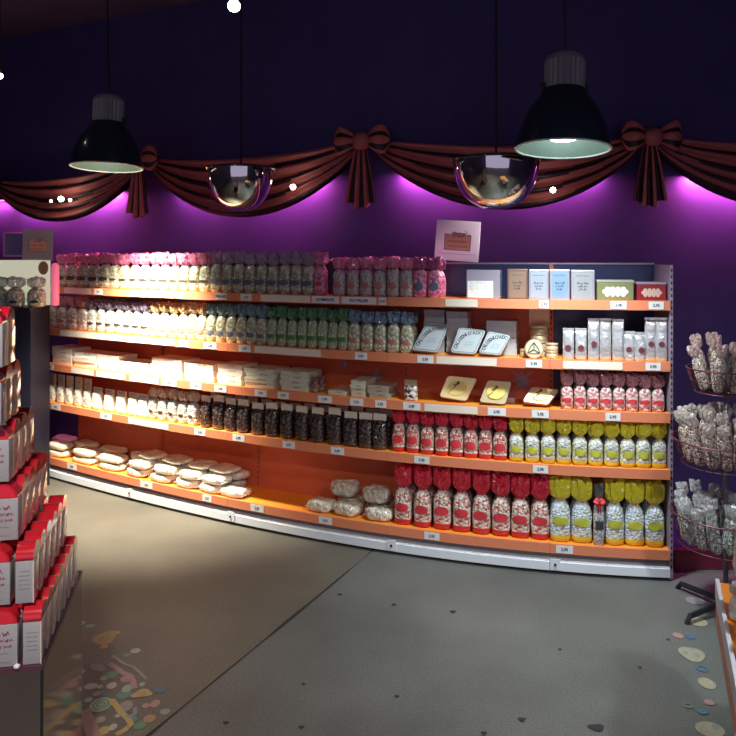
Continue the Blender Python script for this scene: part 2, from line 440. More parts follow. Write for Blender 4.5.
for k in range(5):
    s0, s1 = S(seams[k]), S(seams[k+1])-.002
    base = G(s0, 0)
    u = thing('shelving_unit', base, unit_lab[k], 'shelving')
    def B(mb, name, mats, parent=u, **kw):
        mb.v = [v-base for v in mb.v]
        return mb.build(name, mats, parent, **kw)
    m = MB()
    if k < 4: sweep(m, s0, s1, DEP-.012, DEP, .05, 1.335)
    else: sweep(m, s0, s1, DEP-.012, DEP, .05, .79); sweep(m, s0, s1, DEP-.012, DEP, .79, 1.335, 1)
    for j in range(24):   # slotted column at the seam
        pass
    B(m, 'back_panel', [M_back, M_navyback])
    m = MB(); sweep(m, s0, s1, DEP-.012, DEP, 1.335, 1.55); B(m, 'header_panel', M_navyback)
    m = MB(); sweep(m, s0, s1, DEP-.02, DEP+.004, 1.55, 1.558); B(m, 'top_trim', M_post)
    for e, se in (('upright', s0), ('upright', s1-.025)):
        if e and (se == s0 or k == 4):
            m = MB()
            if k == 4 and se != s0:
                sweep(m, s1+.001, s1+.022, 0.0, DEP, 0, 1.55)
                for j in range(48): sweep(m, s1+.006, s1+.013, -.0012, .001, .06+j*.031, .06+j*.031+.015, 1)
            else:
                sweep(m, s0, s0+.022, DEP-.02, DEP-.011, .15, 1.55)
                for j in range(44): sweep(m, s0+.008, s0+.014, DEP-.0212, DEP-.019, .17+j*.031, .17+j*.031+.015, 1)
            B(m, 'upright', [M_post if (k == 4 and se != s0) else M_back, M_slot])
    for lv in (1, 2, 3, 4, 5):
        z = LV[lv]
        m = MB(); sweep(m, s0, s1, .0, DEP-.013, TOP[lv]-.022, TOP[lv]); sh = B(m, 'shelf', M_deck)
        m = MB(); sweep(m, s0, s1, -.012, -.0002, z-.024, z+.024); B(m, 'price_rail', M_rail, sh)
        for (x0, x1, tx) in LBL[lv]:
            xm = (x0+x1)/2
            if seams[k] <= xm < seams[k+1]:
                x0 = max(x0, seams[k]+1); x1 = min(x1, seams[k+1]-1)
                a0, a1 = S(x0), S(x1)
                m = MB(); sweep(m, a0, a1, -.0145, -.0125, z-.019, z+.019)
                if tx == 'c': B(m, 'rail_glare', M_rail_glare, sh)
                else:
                    T = Matrix.Translation(G((a0+a1)/2, -.0155, z)) @ Matrix.Rotation(ang((a0+a1)/2), 4, 'Z') @ FRONT
                    if tx: text_shape(m, tx, .026 if len(tx) < 8 else .023, 1, T)
                    else: text_shape(m, '2,95', .019, 1, T)
                    B(m, 'price_label', [M_label, M_ink], sh)
    m = MB(); sweep(m, s0, s1, .03, .05, .0, .105); B(m, 'kick_plate', M_grey)
    m = MB(); sweep(m, s0, s1, -.012, .03, .018, .060); sweep(m, s0, s1, -.004, .03, .060, .070)
    B(m, 'bumper_rail', M_white)
    m = MB(); sweep(m, s0+.0, s0+.05, -.017, -.0122, .022, .078)
    T = Matrix.Translation(G(s0+.025, -.019, .05)) @ Matrix.Rotation(ang(s0), 4, 'Z') @ Matrix.Rotation(PI/2, 4, 'X')
    m.lathe([(.007, 0), (.007, .003)], 8, 1, T)
    B(m, 'joint_cover', [M_white, M_dark])

# ---------------------------------------------------------------- bags of sweets
def prof(z):   # width of a filled bag against its height, 0 foot .. 1 neck
    return float(np.interp(z, [0, .03, .12, .45, .72, .86, .94, 1], [.82, .97, 1.02, 1.04, 1.0, .84, .58, .34]))
def bag_surface(w, d, h, seed):
    rnd = random.Random(seed); ph = [rnd.uniform(0, 6.3) for _ in range(6)]
    def f(th, z, off=0):
        p_ = prof(z)
        c, s_ = math.cos(th), math.sin(th)
        e = .72
        x = math.copysign(abs(c)**e, c); y = math.copysign(abs(s_)**e, s_)
        n = 1+.035*math.sin(3*th+ph[0]+9*z)+.03*math.sin(5*th+ph[1]-14*z)+.02*math.sin(11*th+ph[2]+23*z)
        return (max(-w*.495, min(w*.495, (w/2*.97*p_*n+off)*x)), (d/2*p_*n+off)*y, z*h)
    return f
def make_bag(name, w, d, h, contents, puff, tie, sticker=None, foot=None, pw=1.0, seed=0, puff_h=.28, smark=None):
    """w, d, h of the whole bag; the gathered top takes puff_h of the height"""
    def make():
        r = thing(name, (0,0,0), 'x', 'bag of sweets')
        hb = h*(1-puff_h)
        f = bag_surface(w, d, hb, seed)
        m = MB(); z0 = .0
        m.grid(lambda u, v: f(2*PI*u, v), 22, 14, 0, True)
        m.f.append(list(range(22))[::-1]); m.m.append(0)
        m.build('filled_bag', contents, r, True)
        if foot:
            m = MB(); m.grid(lambda u, v: f(2*PI*u, .16*v, .0012), 22, 3, 0, True); m.f.append(list(range(22))[::-1]); m.m.append(0)
            m.build('coloured_foot', foot, r, True)
        rnd = random.Random(seed+50); ph = [rnd.uniform(0, 6.3) for _ in range(5)]
        hp = h*puff_h
        def g(u, v):
            th = 2*PI*u
            rr = float(np.interp(v, [0, .1, .28, .75, .92, 1], [.30, .55, .90, 1.0, .78, .10]))*pw
            n = 1+.14*math.sin(5*th+ph[0])*min(1, v*2)+.09*math.sin(9*th+ph[1]+3*v)+.05*math.sin(17*th+ph[2])+rnd.uniform(-.15, .13)
            zz = hb-.008+(hp+.008)*float(np.interp(v, [0, .7, .9, 1], [0, .76, .95, .88]))
            zz += h*.035*math.sin(2*th+ph[3])*v+h*.02*math.sin(5*th+ph[4])*v
            return (max(-w*.497, min(w*.497, w/2*rr*n*1.12*math.cos(th))), max(-d*.52, min(d*.52, d/2*rr*n*math.sin(th)*.98)), zz+rnd.uniform(-.09, .07)*hp*v)
        m = MB(); m.grid(g, 30, 9, 0, True)
        k = len(m.v)-30; m.f.append([k+i for i in range(30)]); m.m.append(0)
        m.build('gathered_top', puff, r, False)
        if tie:
            m = MB(); m.lathe([(w*.13, hb-.008), (w*.17, hb-.003), (w*.17, hb+.003), (w*.13, hb+.008)], 12)
            m.lathe([(.001, 0), (w*.14, .004), (w*.16, .02), (.002, .03)], 8, 0, Matrix.Translation((0, -d*.17, hb)) @ Matrix.Rotation(R(115), 4, 'Y') @ Matrix.Scale(.6, 4))
            m.lathe([(.001, 0), (w*.14, .004), (w*.16, .02), (.002, .03)], 8, 0, Matrix.Translation((0, -d*.17, hb)) @ Matrix.Rotation(R(-115), 4, 'Y') @ Matrix.Scale(.6, 4))
            m.build('tie', tie, r, True)
        if sticker:
            sz0, sz1, half, mats = sticker
            m = MB()
            def st(u, v):
                th = -PI/2+(u-.5)*2*half*math.sqrt(max(.06, 1-(2*v-1)**2)) if smark != 'strip' else -PI/2+(u-.5)*2*half
                return f(th, sz0+(sz1-sz0)*v, .0022)
            m.grid(st, 6, 6)
            m.build('sticker', mats, r, True)
        return r
    return make

W1, CR, GRN = (.72,.70,.62), (.62,.56,.38), (.34,.36,.22)
C_cream = candy('pale_green_and_cream_sweets', [(.62,.60,.42), (.40,.40,.26), (.75,.72,.62), (.52,.46,.30), (.30,.30,.20)])
C_white = candy('white_sweets', [(.80,.78,.72), (.62,.60,.50), (.74,.70,.60), (.45,.43,.36)])
C_pinkish = candy('pink_and_white_sweets', [(.70,.58,.50), (.78,.72,.66), (.62,.40,.36), (.50,.42,.34)])
C_grey = candy('greyish_sweets', [(.46,.40,.38), (.62,.56,.50), (.34,.28,.28), (.55,.42,.40)])
C_pinklit = candy('bright_pink_lit_sweets', [(.85,.22,.36), (.75,.30,.40), (.90,.40,.48), (.60,.10,.24)])  # the rosy bags' pink is magenta LED light put into the colour
C_green = candy('green_and_cream_sweets', [(.50,.50,.32), (.22,.36,.16), (.66,.64,.50), (.34,.40,.20)])
C_amber = candy('cream_and_amber_sweets', [(.76,.68,.52), (.70,.48,.30), (.82,.78,.70), (.60,.50,.36)])
C_redw = candy('red_and_white_sweets', [(.72,.60,.50), (.55,.10,.08), (.80,.74,.66), (.60,.45,.35)], 85)
C_yelw = candy('white_sweets_with_yellow', [(.70,.68,.54), (.80,.80,.74), (.55,.54,.22), (.50,.50,.44)], 85)
C_blew = candy('bluish_white_sweets', [(.62,.68,.76), (.80,.82,.84), (.42,.48,.56), (.60,.62,.40)], 85)
C_ball = candy('red_candy_balls', [(.66,.34,.32), (.74,.52,.48), (.45,.12,.14), (.70,.60,.55)], 60)
C_dark = candy('dark_chocolate_sweets', [(.035,.022,.02), (.07,.04,.03), (.02,.015,.02), (.10,.07,.06)], 70, .2)
C_nougat = candy('nougat_pieces', [(.80,.74,.58), (.86,.82,.70), (.66,.58,.40), (.78,.70,.52)], 55, .45, .5)
def film(n, c, a=.82): return mat(n, c, .18, bump=.9, bscale=45, coat=.8, alpha=a, noise=.3, nscale=40)
F_pinklit, F_lilac, F_clear = film('pink_lit_film', (.80,.22,.38)), film('lilac_film', (.42,.32,.46), .7), film('clear_film', (.55,.54,.55), .6)  # pink film: magenta LED light painted into the transparent tops
F_amber, F_teal, F_green, F_blue = film('amber_film', (.62,.42,.22), .75), film('teal_film', (.16,.32,.34), .8), film('green_film', (.10,.26,.13), .85), film('blue_film', (.20,.30,.40), .8)
F_red, F_yel, F_rose = film('red_film', (.85,.02,.05), .95), mat('yellow_film', (.95,.80,.03), .25, bump=.6, bscale=45, coat=.8, noise=.12, nscale=40), film('rose_film', (.62,.28,.30), .85)
F_maglit, F_mauve = film('magenta_lit_film', (.45,.08,.22), .85), film('dark_lilac_film', (.22,.18,.28), .75)  # magenta film: LED glow put into the rosy bags' top colour
T_pl, T_red, T_or, T_gr = mat('plum_ribbon', (.16,.02,.07), .4), mat('red_ribbon', (.6,.02,.03), .4), mat('orange_ribbon', (.85,.42,.05), .4), mat('grey_wire_tie', (.2,.2,.2), .4)
K_black, K_red, K_yel, K_blue, K_or = mat('black_print_sticker', (.04,.04,.035), .5), mat('red_sticker', (.62,.04,.05), .45), mat('yellow_green_sticker', (.50,.50,.05), .45), mat('slate_sticker', (.12,.14,.20), .5), mat('terracotta_sticker', (.55,.20,.14), .5)
P_red_foot, P_yel_foot = mat('red_foot_card', (.62,.02,.03), .35, coat=.5), mat('yellow_foot_card', (.75,.52,.03), .35, coat=.5)

KI = {}
KSEED = 0
def kind(key, n, *args, **kw):
    global KSEED
    KSEED += 5
    KI[key] = [Proto(make_bag(*args, seed=KSEED+i*13, **kw)) for i in range(n)]
    for p_ in KI[key]: p_.w = args[1]
sb = (.30, .48, .85)
kind('cream_pink_lit', 2, 'sweet_bag', .068, .06, .235, C_cream, F_pinklit, T_pl, (*sb, K_black))
kind('white_pink_lit', 2, 'sweet_bag', .074, .06, .24, C_cream, F_pinklit, T_pl, (.34, .44, .9, K_black), puff_h=.3)
kind('cream_lilac', 2, 'sweet_bag', .078, .06, .245, C_cream, F_lilac, T_gr, (*sb, K_blue))
kind('pink_full', 1, 'sweet_bag', .078, .06, .24, C_pinklit, F_pinklit, T_pl, (.32,.45,.4,K_red))
kind('grey_pink_lit', 2, 'sweet_bag', .068, .06, .215, C_grey, F_pinklit, T_pl, (.28,.5,.5,K_or))
kind('rosy', 2, 'sweet_bag', .075, .06, .21, C_pinklit, F_maglit, T_pl, (.25,.55,.5,K_blue))
kind('pinkwhite_rose', 2, 'sweet_bag', .066, .06, .225, C_pinkish, F_rose, T_pl, (.30,.42,.7,K_or))
kind('white_mauve', 2, 'sweet_bag', .066, .06, .225, C_white, F_mauve, T_gr, (.32,.42,.8,K_black))
kind('white_amber', 2, 'sweet_bag', .068, .06, .225, C_amber, F_amber, T_gr, (.25,.42,.7,K_or))
kind('cream_teal', 2, 'sweet_bag', .070, .06, .225, C_cream, F_teal, T_gr, (.25,.42,.7,K_blue))
kind('green_green', 2, 'sweet_bag', .070, .06, .225, C_green, F_green, T_gr, (.28,.44,.9,mat('green_sticker',(.08,.22,.06),.5)))
kind('cream_blue', 2, 'sweet_bag', .070, .06, .215, C_cream, F_blue, T_gr, (.3,.45,.6,K_or))
kind('ball_rose', 2, 'sweet_bag', .066, .055, .185, C_ball, F_rose, T_gr, (.32,.5,.6,K_red), puff_h=.33)
kind('red_small', 3, 'sweet_bag', .074, .06, .222, C_redw, F_red, T_red, (.30,.58,.75,K_red), foot=P_red_foot, puff_h=.30)
kind('yel_small', 3, 'sweet_bag', .082, .062, .222, C_yelw, F_yel, T_or, (.32,.54,.7,K_yel), foot=P_yel_foot, pw=1.08, puff_h=.33)
kind('red_big', 3, 'sweet_bag', .094, .072, .325, C_redw, F_red, T_red, (.36,.58,.72,K_red), foot=P_red_foot, pw=1.05, puff_h=.36)
kind('yel_big', 3, 'sweet_bag', .108, .074, .325, C_blew, F_yel, T_or, (.40,.60,.75,K_yel), foot=P_yel_foot, pw=1.1, puff_h=.34)

def row(kindkey, xs, lv, desc, where, group, d=.052, back=None, jit=.003, fit=None):
    """a front row at the given spots, and the row standing behind it"""
    K = KI[kindkey]; n = len(xs)
    ss = [S(x, d) for x in xs]
    gap = fit or (min(b-a for a, b in zip(ss[:-1], ss[1:])) if n > 1 else K[0].w)
    for r_ in range(0, (back or 0)+1):
        for i, s_ in enumerate(ss):
            dd = d+r_*.083+random.uniform(-jit, jit); q = random.uniform(.96, 1.02)
            K[(i+r_) % len(K)].put(G(s_, dd, TOP[lv]+.0006), ang(s_)+random.uniform(-.035, .035), f'{desc}, {place_word(i, n)} {where}, '+['front row', 'second row'][r_], group+('' if not r_ else ', second row'), (.965*gap/K[0].w*(1-dd*.12), 1, q))
def sp(a, b, n): return [a+(b-a)*i/(n-1) for i in range(n)]
row('cream_pink_lit', sp(63, 106, 5), 1, 'cream bag with pink-lit top', 'at top shelf left end', 'pink-lit bags at the left end of the top shelf', back=1)
row('white_pink_lit', sp(115.5, 206, 10), 1, 'black-stickered bag with pink-lit top', 'of its top shelf run', 'black stickered bags on the top shelf', back=1)
row('cream_lilac', sp(217, 309, 9), 1, 'lilac-topped cream bag', 'of its top shelf run', 'lilac topped bags on the top shelf', back=1)
row('pink_full', [321.5], 1, 'bright pink bag', 'left of dark gap on top shelf', 'bright pink bag on the top shelf', fit=.078)
row('grey_pink_lit', sp(340, 407, 6), 1, 'greyish bag with pink-lit top', 'of six on top shelf', 'greyish bags with pink-lit tops on the top shelf', back=1)
row('rosy', [420.5, 435], 1, 'rosy-lit bag with crumpled top', 'of two on top shelf', 'rosy-lit bags beside the silver tin', back=1)
row('pinkwhite_rose', sp(53, 84, 4), 2, 'rose-topped pale bag', 'at second shelf left end', 'rose topped bags on the second shelf', back=1)
row('white_mauve', sp(93, 147, 7), 2, 'dark-lilac-topped white bag', 'of its second shelf run', 'dark lilac topped bags on the second shelf', back=1)
row('white_amber', sp(156, 203, 6), 2, 'amber-topped cream bag', 'of its second shelf run', 'amber topped bags on the second shelf', back=1)
row('cream_teal', sp(212.5, 263, 6), 2, 'teal-topped cream bag', 'of its second shelf run', 'teal topped bags on the second shelf', back=1)
row('green_green', sp(273, 344, 8), 2, 'green-topped bag', 'of its second shelf run', 'green topped bags on the second shelf', back=1)
row('cream_blue', sp(355, 407, 5), 2, 'grey-blue-topped bag', 'of five on second shelf', 'grey-blue topped bags on the second shelf', back=1)
row('ball_rose', sp(567, 657.5, 8), 3, 'rose-topped bag of red balls', 'on third shelf', 'bags of red candy balls', back=1)
row('red_small', sp(399, 500, 8), 4, 'small red-topped bag', 'on the fourth shelf', 'small red topped bags on the fourth shelf', back=1)
row('yel_small', sp(516.5, 658.5, 10), 4, 'small yellow-topped bag', 'on the fourth shelf', 'small yellow topped bags on the fourth shelf', back=1)
row('red_big', sp(403.5, 540, 8), 5, 'large red-topped bag', 'on the bottom deck', 'large red topped bags on the bottom deck', d=.065, back=1)
row('yel_big', [560, 581.5], 5, 'large yellow-topped bag', 'of two left of bow bag', 'large yellow topped bags left of the red bow bag', d=.065, back=1)
row('yel_big', [614, 634, 654], 5, 'large yellow-topped bag', 'of three right of bow bag', 'large yellow topped bags right of the red bow bag', d=.065, back=1, fit=.098)

# clear bag with a red bow among the yellow ones
def bow_bag():
    make = make_bag('bow_bag', .078, .06, .30, candy('silver_grey_sweets', [(.45,.46,.47),(.62,.63,.64),(.28,.29,.30)], 70), mat('grey_film', (.16,.16,.15), .3, alpha=.9, bump=.5), None, (.36, .55, .62, K_black), puff_h=.25, seed=77, smark='strip', pw=.7)
    r = make()
    m = MB()
    for sgn in (-1, 1):
        m.grid(lambda u, v: ((.004+.022*math.sin(PI*v))*math.cos(2*PI*u)*.8*1+sgn*(.004+.030*v), -.032+.010*math.sin(2*PI*u)*math.sin(PI*v), .222+.016*math.sin(PI*min(1, v+.12))*math.sin(2*PI*u)), 10, 6, 0, True)
        m.box(-.006+sgn*.008, .004+sgn*.008, -.034, -.030, .165, .215)
    m.lathe([(.002, -.01), (.008, -.006), (.008, .006), (.002, .01)], 8, 0, Matrix.Translation((0, -.034, .222)))
    m.build('ribbon_bow', T_red, r, True)
    return r
q = S(598.8, .035); o = bow_bag(); o.scale = (.70, .8, 1); o.location = G(q, .034, TOP[5]+.0005); o.rotation_euler = (0, 0, ang(q)); o['label'] = 'clear bottle-shaped bag with red bow and black label among the yellow bags'

# ---------------------------------------------------------------- header-card bags on the fourth shelf
def pouch(w, d, h, body, card, ch, seed, ink=None):
    def make():
        r = thing('header_bag', (0,0,0), 'x', 'bag of sweets')
        rnd = random.Random(seed); ph = [rnd.uniform(0, 6) for _ in range(4)]
        hb = h-ch
        def f(u, v):
            th = 2*PI*u; c, s_ = math.cos(th), math.sin(th)
            t_ = float(np.interp(v, [0, .08, .5, .85, 1], [.75, 1, 1, .75, .12]))
            ww = float(np.interp(v, [0, .08, .85, 1], [.92, 1, .98, .9]))
            n = 1+.07*math.sin(4*th+ph[0]+8*v)+.05*math.sin(9*th+ph[1]-17*v)
            return (w/2*ww*math.copysign(abs(c)**.6, c)*(1+.02*math.sin(20*v)), d/2*t_*n*math.copysign(abs(s_)**.7, s_), hb*v)
        m = MB(); m.grid(f, 22, 12, 0, True); m.f.append(list(range(22))[::-1]); m.m.append(0)
        m.f.append([len(m.v)-22+i for i in range(22)]); m.m.append(0)
        m.build('filled_pouch', body, r, True)
        m = MB(); m.box(-w/2*.96, w/2*.96, -.005, .005, hb-.004, h)
        if ink: scribble(m, -w*.3, w*.3, hb+ch*.45, ch*.3, -.0056, 1, seed, .0015)
        m.build('header_card', [card, M_ink], r)
        return r
    return make
H_cream = mat('cream_header_card', (.66,.52,.34), .5)
H_pale = mat('pale_header_card', (.80,.70,.56), .5)
K_dark = [Proto(pouch(.072, .06, .195, C_dark, H_pale, .034, s_)) for s_ in (1, 2, 3)]
xs = [206, 219, 231, 243.5, 258, 272, 287, 302, 318, 335, 351, 366, 380]
for i, x in enumerate(xs):
    for r_ in (0, 1):
        s_ = S(x, .045); K_dark[(i+r_) % 3].put(G(s_, .045+.09*r_, TOP[4]+.0005), ang(s_)+random.uniform(-.12, .12), f'dark chocolate bag with cream header, {place_word(i, len(xs))} on fourth shelf, '+('front row' if not r_ else 'second row'), 'dark chocolate bags on the fourth shelf'+('' if not r_ else ', second row'), (1.08, 1, random.uniform(.95, 1.05)))
K_ch = [Proto(pouch(.066, .05, .20, C_nougat, H_cream, .07, s_, True)) for s_ in (7, 8)]
for i, x in enumerate([53, 61.5, 70, 79, 88]):
    s_ = S(x, .045); K_ch[i % 2].put(G(s_, .045, TOP[4]+.0005), ang(s_), f'cream sweet bag with tall tan header card, {place_word(i, 5)} at fourth shelf left end', 'tan header bags at the left end of the fourth shelf', (1.1, 1, 1))
K_wb = [Proto(pouch(.10, .06, .14, mat('white_printed_film', (.86,.82,.68), .3, coat=.5, bump=.5), H_pale, .02, s_, True)) for s_ in (11, 12)]
for i, x in enumerate([98, 110, 122, 134, 144]):
    s_ = S(x, .05); o = K_wb[i % 2].put(G(s_, .05, TOP[4]+.0005), ang(s_), f'wide white printed nougat bag, {place_word(i, 5)} between tan-header and star-topped bags', 'white printed nougat bags on the fourth shelf', (.90, 1, 1.05))
kind('white_star', 2, 'sweet_bag', .078, .06, .205, C_white, mat('gold_star_film', (.72,.55,.40), .2, alpha=.8, bump=.8, coat=.6), T_gr, (.3,.45,.4,K_black), pw=.9, puff_h=.3)
row('white_star', sp(154, 194, 5), 4, 'white nougat bag with pale tufted top', 'on fourth shelf', 'white bags with tufted tops on the fourth shelf')

# ---------------------------------------------------------------- stacks of flat boxes on the third shelf
M_bx = mat('white_nougat_box', (.84,.80,.70), .45, noise=.05)
M_bx2 = mat('pale_green_nougat_box', (.66,.66,.50), .45, noise=.1)
def flatbox(w, d, h, m_, seed, mark=False):
    def make():
        r = thing('flat_box', (0,0,0), 'x', 'box')
        MB().box(-w/2, w/2, 0, d, 0, h-.004).build('box_base', m_, r, bevel=.0015)
        m = MB().box(-w/2-.001, w/2+.001, -.001, d+.001, h*.55, h-.0005)
        if mark: 
            scribble(m, -w*.05, w*.25, h*.75, h*.3, -.0016, 1, seed)
        m.build('box_lid', [m_, M_ink], r)
        return r
    return make
def stack(x0, x1, n, h, word, m_=M_bx, lv=3, d0=.03, dep=.16, jitter=.006, mark=True):
    s0, s1 = S(x0, d0), S(x1, d0); w = s1-s0; sc = (s0+s1)/2
    P = Proto(flatbox(w, dep, h, m_, int(x0), mark))
    for i in range(n):
        nm = 'topmost' if i == n-1 else ('lowest' if i == 0 else ORD[i+1]+' up')
        if n == 1: nm = 'single'
        c = G(sc+random.uniform(-jitter, jitter), d0+random.uniform(0, .008), TOP[lv]+.0005+i*h)
        P.put(c, ang(sc)+random.uniform(-.03, .03), f'flat pale box, {nm} in the {word}', 'flat boxes in the '+word)
stack(52, 71, 4, .030, 'leftmost stack on third shelf', M_bx, jitter=.002)
stack(73, 95, 3, .034, 'second stack from left, third shelf', M_bx)
stack(97, 118, 3, .034, 'third stack from left, third shelf', M_bx)
stack(120, 148, 2, .036, 'low wide stack, fourth from left, third shelf', M_bx)
stack(151, 181, 3, .040, 'tall bright stack above the star-topped bags', M_bx)
stack(185, 213, 3, .036, 'sixth stack from left, third shelf', M_bx)
stack(217, 241, 4, .030, 'seventh stack from left, third shelf', M_bx)
stack(245, 274, 4, .028, 'pale green stack in third shelf middle', M_bx2)
stack(280, 307, 4, .028, 'pale green stack left of the small brown bags', M_bx2)
stack(328, 345, 1, .022, 'low place right of the brown bags', M_bx2)
stack(351, 365, 4, .022, 'narrow stack left of the tiny trays', M_bx2)
stack(368, 387, 3, .022, 'short stack left of the mushroom bag', mat('grey_green_box', (.42,.38,.30), .5))
# small brown bags, third shelf
K_br = Proto(pouch(.05, .05, .085, candy('brown_sweets', [(.16,.08,.06),(.28,.16,.10),(.40,.30,.24)], 80), mat('brown_header', (.25,.12,.08), .5), .01, 21))
for i, x in enumerate([315, 321]):
    s_ = S(x, .06+.05*i); K_br.put(G(s_, .06+.055*i, TOP[3]+.0005), ang(s_), ['small brown sweet bag, front of two right of the green stacks', 'small brown sweet bag, rear of two right of the green stacks'][i], 'small brown bags on the third shelf')
K_mu = Proto(pouch(.072, .05, .11, candy('black_and_white_sweets', [(.85,.80,.72),(.80,.76,.68),(.06,.05,.05),(.45,.36,.26)], 55), mat('tan_header', (.45,.33,.22), .5), .03, 23))
s_ = S(411, .05); K_mu.put(G(s_, .05, TOP[3]+.0005), ang(s_), 'small bag of black and white sweets standing alone on the third shelf')

# ---------------------------------------------------------------- calisson boxes: leaning lozenges
def rounded(pts, r, n=4):
    out = []; k = len(pts)
    for i in range(k):
        p0, p1, p2 = Vector(pts[i-1]), Vector(pts[i]), Vector(pts[(i+1) % k])
        a_ = p1+(p0-p1).normalized()*r; b_ = p1+(p2-p1).normalized()*r
        for j in range(n+1):
            t_ = j/n; out.append(tuple((1-t_)**2*a_+2*t_*(1-t_)*p1+t_*t_*b_))
    return out
def lozenge(name, quad, lv, d, label, cat, face, side, th, lean, kindof):
    """quad: bottom-left, bottom-right, top-right, top-left spots of the face"""
    xs_ = [q_[0] for q_ in quad]; cx = (min(xs_)+max(xs_))/2; s_ = S(cx, d)
    g = G(s_, d, TOP[lv]); k = g.y/FPX
    by = max(q_[1] for q_ in quad)
    pts = [((q_[0]-cx)*k*1.0, (by-q_[1])*k/math.cos(lean)*1.0) for q_ in quad]
    r = thing(name, (g.x, g.y, g.z+.0005), label, cat, ang(s_)*.6)
    T = Matrix.Rotation(-lean, 4, 'X')
    ol = rounded(pts, .016)
    cxm = sum(p_[0] for p_ in pts)/4; czm = sum(p_[1] for p_ in pts)/4
    def shr(o_, f): return [(cxm+(x-cxm)*f, czm+(z-czm)*f) for x, z in o_]
    lift = th*math.sin(lean)
    T = Matrix.Translation((0, 0, lift*1.02+.0003)) @ T
    MB().prism(ol, .004, th, 0, T).build('tray', side, r, bevel=.002)
    m = MB(); m.prism(shr(ol, .97), 0, .004, 0, T)
    if kindof == 'white':
        # printed border line and the words along two sides
        a_, b_ = shr(ol, .90), shr(ol, .87); n = len(a_)
        m.add([(x, -.0006, z) for x, z in a_]+[(x, -.0006, z) for x, z in b_], [[i, (i+1) % n, (i+1) % n+n, i+n] for i in range(n)], 1, T)
        P = [Vector(p_) for p_ in shr(pts, .70)]
        path = [P[0], P[3].lerp(P[0], .25), P[3].lerp(P[2], .28), P[2]]
        word = "CALISSONS D'AIX"
        for i, ch in enumerate(word):
            if ch == ' ': continue
            t_ = .04+.92*i/(len(word)-1)
            def bz(t_): return (1-t_)**3*path[0]+3*t_*(1-t_)**2*path[1]+3*t_*t_*(1-t_)*path[2]+t_**3*path[3]
            q_ = bz(t_); dd = bz(min(1, t_+.02))-bz(max(0, t_-.02)); an = math.atan2(dd.y, dd.x)
            text_shape(m, ch, .025, 1, T @ Matrix.Translation((q_.x, -.0008, q_.y)) @ FRONT @ Matrix.Rotation(an, 4, 'Z'))
        scribble(m, cxm-.012, cxm+.03, czm-.008, .016, -.0009, 2, 5, .0016, T)
        scribble(m, cxm-.02, cxm+.024, czm-.022, .010, -.0009, 2, 9, .0012, T)
        m.build('printed_lid', [face, M_ink, mat('teal_print', (.12,.30,.34), .5)], r)
    else:
        m.build('clear_lid', face, r)
        m = MB(); n = 20
        cc = [(cxm+.36*(pts[1][0]-pts[0][0])*math.cos(2*PI*i/n)+.12*(pts[3][0]-pts[0][0])*math.sin(2*PI*i/n), czm+.30*pts[3][1]*math.sin(2*PI*i/n)) for i in range(n)]
        m.prism(cc, -.006, .0, 0, T)
        m.build('almond_cake', mat('yellow_icing', (.80,.60,.16), .35, coat=.4), r, bevel=.002)
        m = MB(); m.tube([(cxm-.02, -.009, czm+.012), (cxm-.005, -.010, czm+.018), (cxm+.012, -.010, czm+.022)], .003, 6, 0, T)
        m.tube([(cxm+.0, -.009, czm+.020), (cxm+.006, -.012, czm+.032)], .005, 6, 0, T)
        m.tube([(cxm-.04, -.008, czm-.02), (cxm-.02, -.008, czm-.004), (cxm+.0, -.009, czm+.018)], .0016, 6, 0, T)
        m.build('brown_ribbon', mat('brown_ribbon', (.10,.05,.03), .4), r, True)
    return r
M_tin = mat('pale_blue_white_card', (.44,.48,.49), .3, coat=.4)
M_tinside = mat('grey_card_side', (.44,.46,.50), .4)
LE = R(20)
lozenge('calisson_box', [(411,351),(437,353),(448,326),(424.5,325)], 2, .02, "large leaning lozenge box lettered CALISSONS D'AIX, left of three", 'box', M_tin, M_tinside, .035, LE, 'white')
lozenge('calisson_box', [(450,354),(475,355.7),(485.6,332),(458.5,329.5)], 2, .02, "middle leaning lozenge box lettered CALISSONS D'AIX, right of the larger one", 'box', M_tin, M_tinside, .03, LE, 'white')
lozenge('calisson_box', [(478.5,356),(500,358),(510.5,338.7),(488.5,334.5)], 2, .02, "right leaning lozenge box lettered CALISSONS D'AIX, before the white stack", 'box', M_tin, M_tinside, .03, LE, 'white')
M_gold = mat('gold_card', (.62,.50,.26), .3, .4)
M_rim = mat('rosy_card_side', (.50,.24,.18), .4)
lozenge('calisson_tray', [(438.8,398),(466,401.5),(477,379.5),(447,377.6)], 3, .05, 'left leaning gold tray with yellow almond cake and brown ribbon', 'tray of sweets', M_gold, M_rim, .03, LE, 'y')
lozenge('calisson_tray', [(479.6,404.8),(505,406.5),(511.5,385),(487.7,384)], 3, .03, 'middle leaning gold tray with yellow cake, left of the star decoration', 'tray of sweets', M_gold, M_tin, .025, LE, 'y')
lozenge('calisson_tray', [(523,405.6),(547.5,408),(560,394),(532.5,391.7)], 3, .04, 'right low leaning gold tray with yellow cake, right of the star decoration', 'tray of sweets', M_gold, M_rim, .03, R(32), 'y')
stack(424, 443.5, 7, .033, 'left tall white stack behind the large lozenge box', M_tin, 2, .12, .13, .003, False)
stack(446.5, 467, 7, .032, 'right tall white stack behind the large lozenge box', M_tin, 2, .12, .13, .003, False)
stack(487, 516, 6, .030, 'white stack behind the smallest lozenge box', M_tin, 2, .12, .13, .002, False)
stack(482, 514, 1, .03, 'single place behind middle gold tray', mat('pink_card', (.55,.35,.32), .5), 3, .12, .1, 0, False)

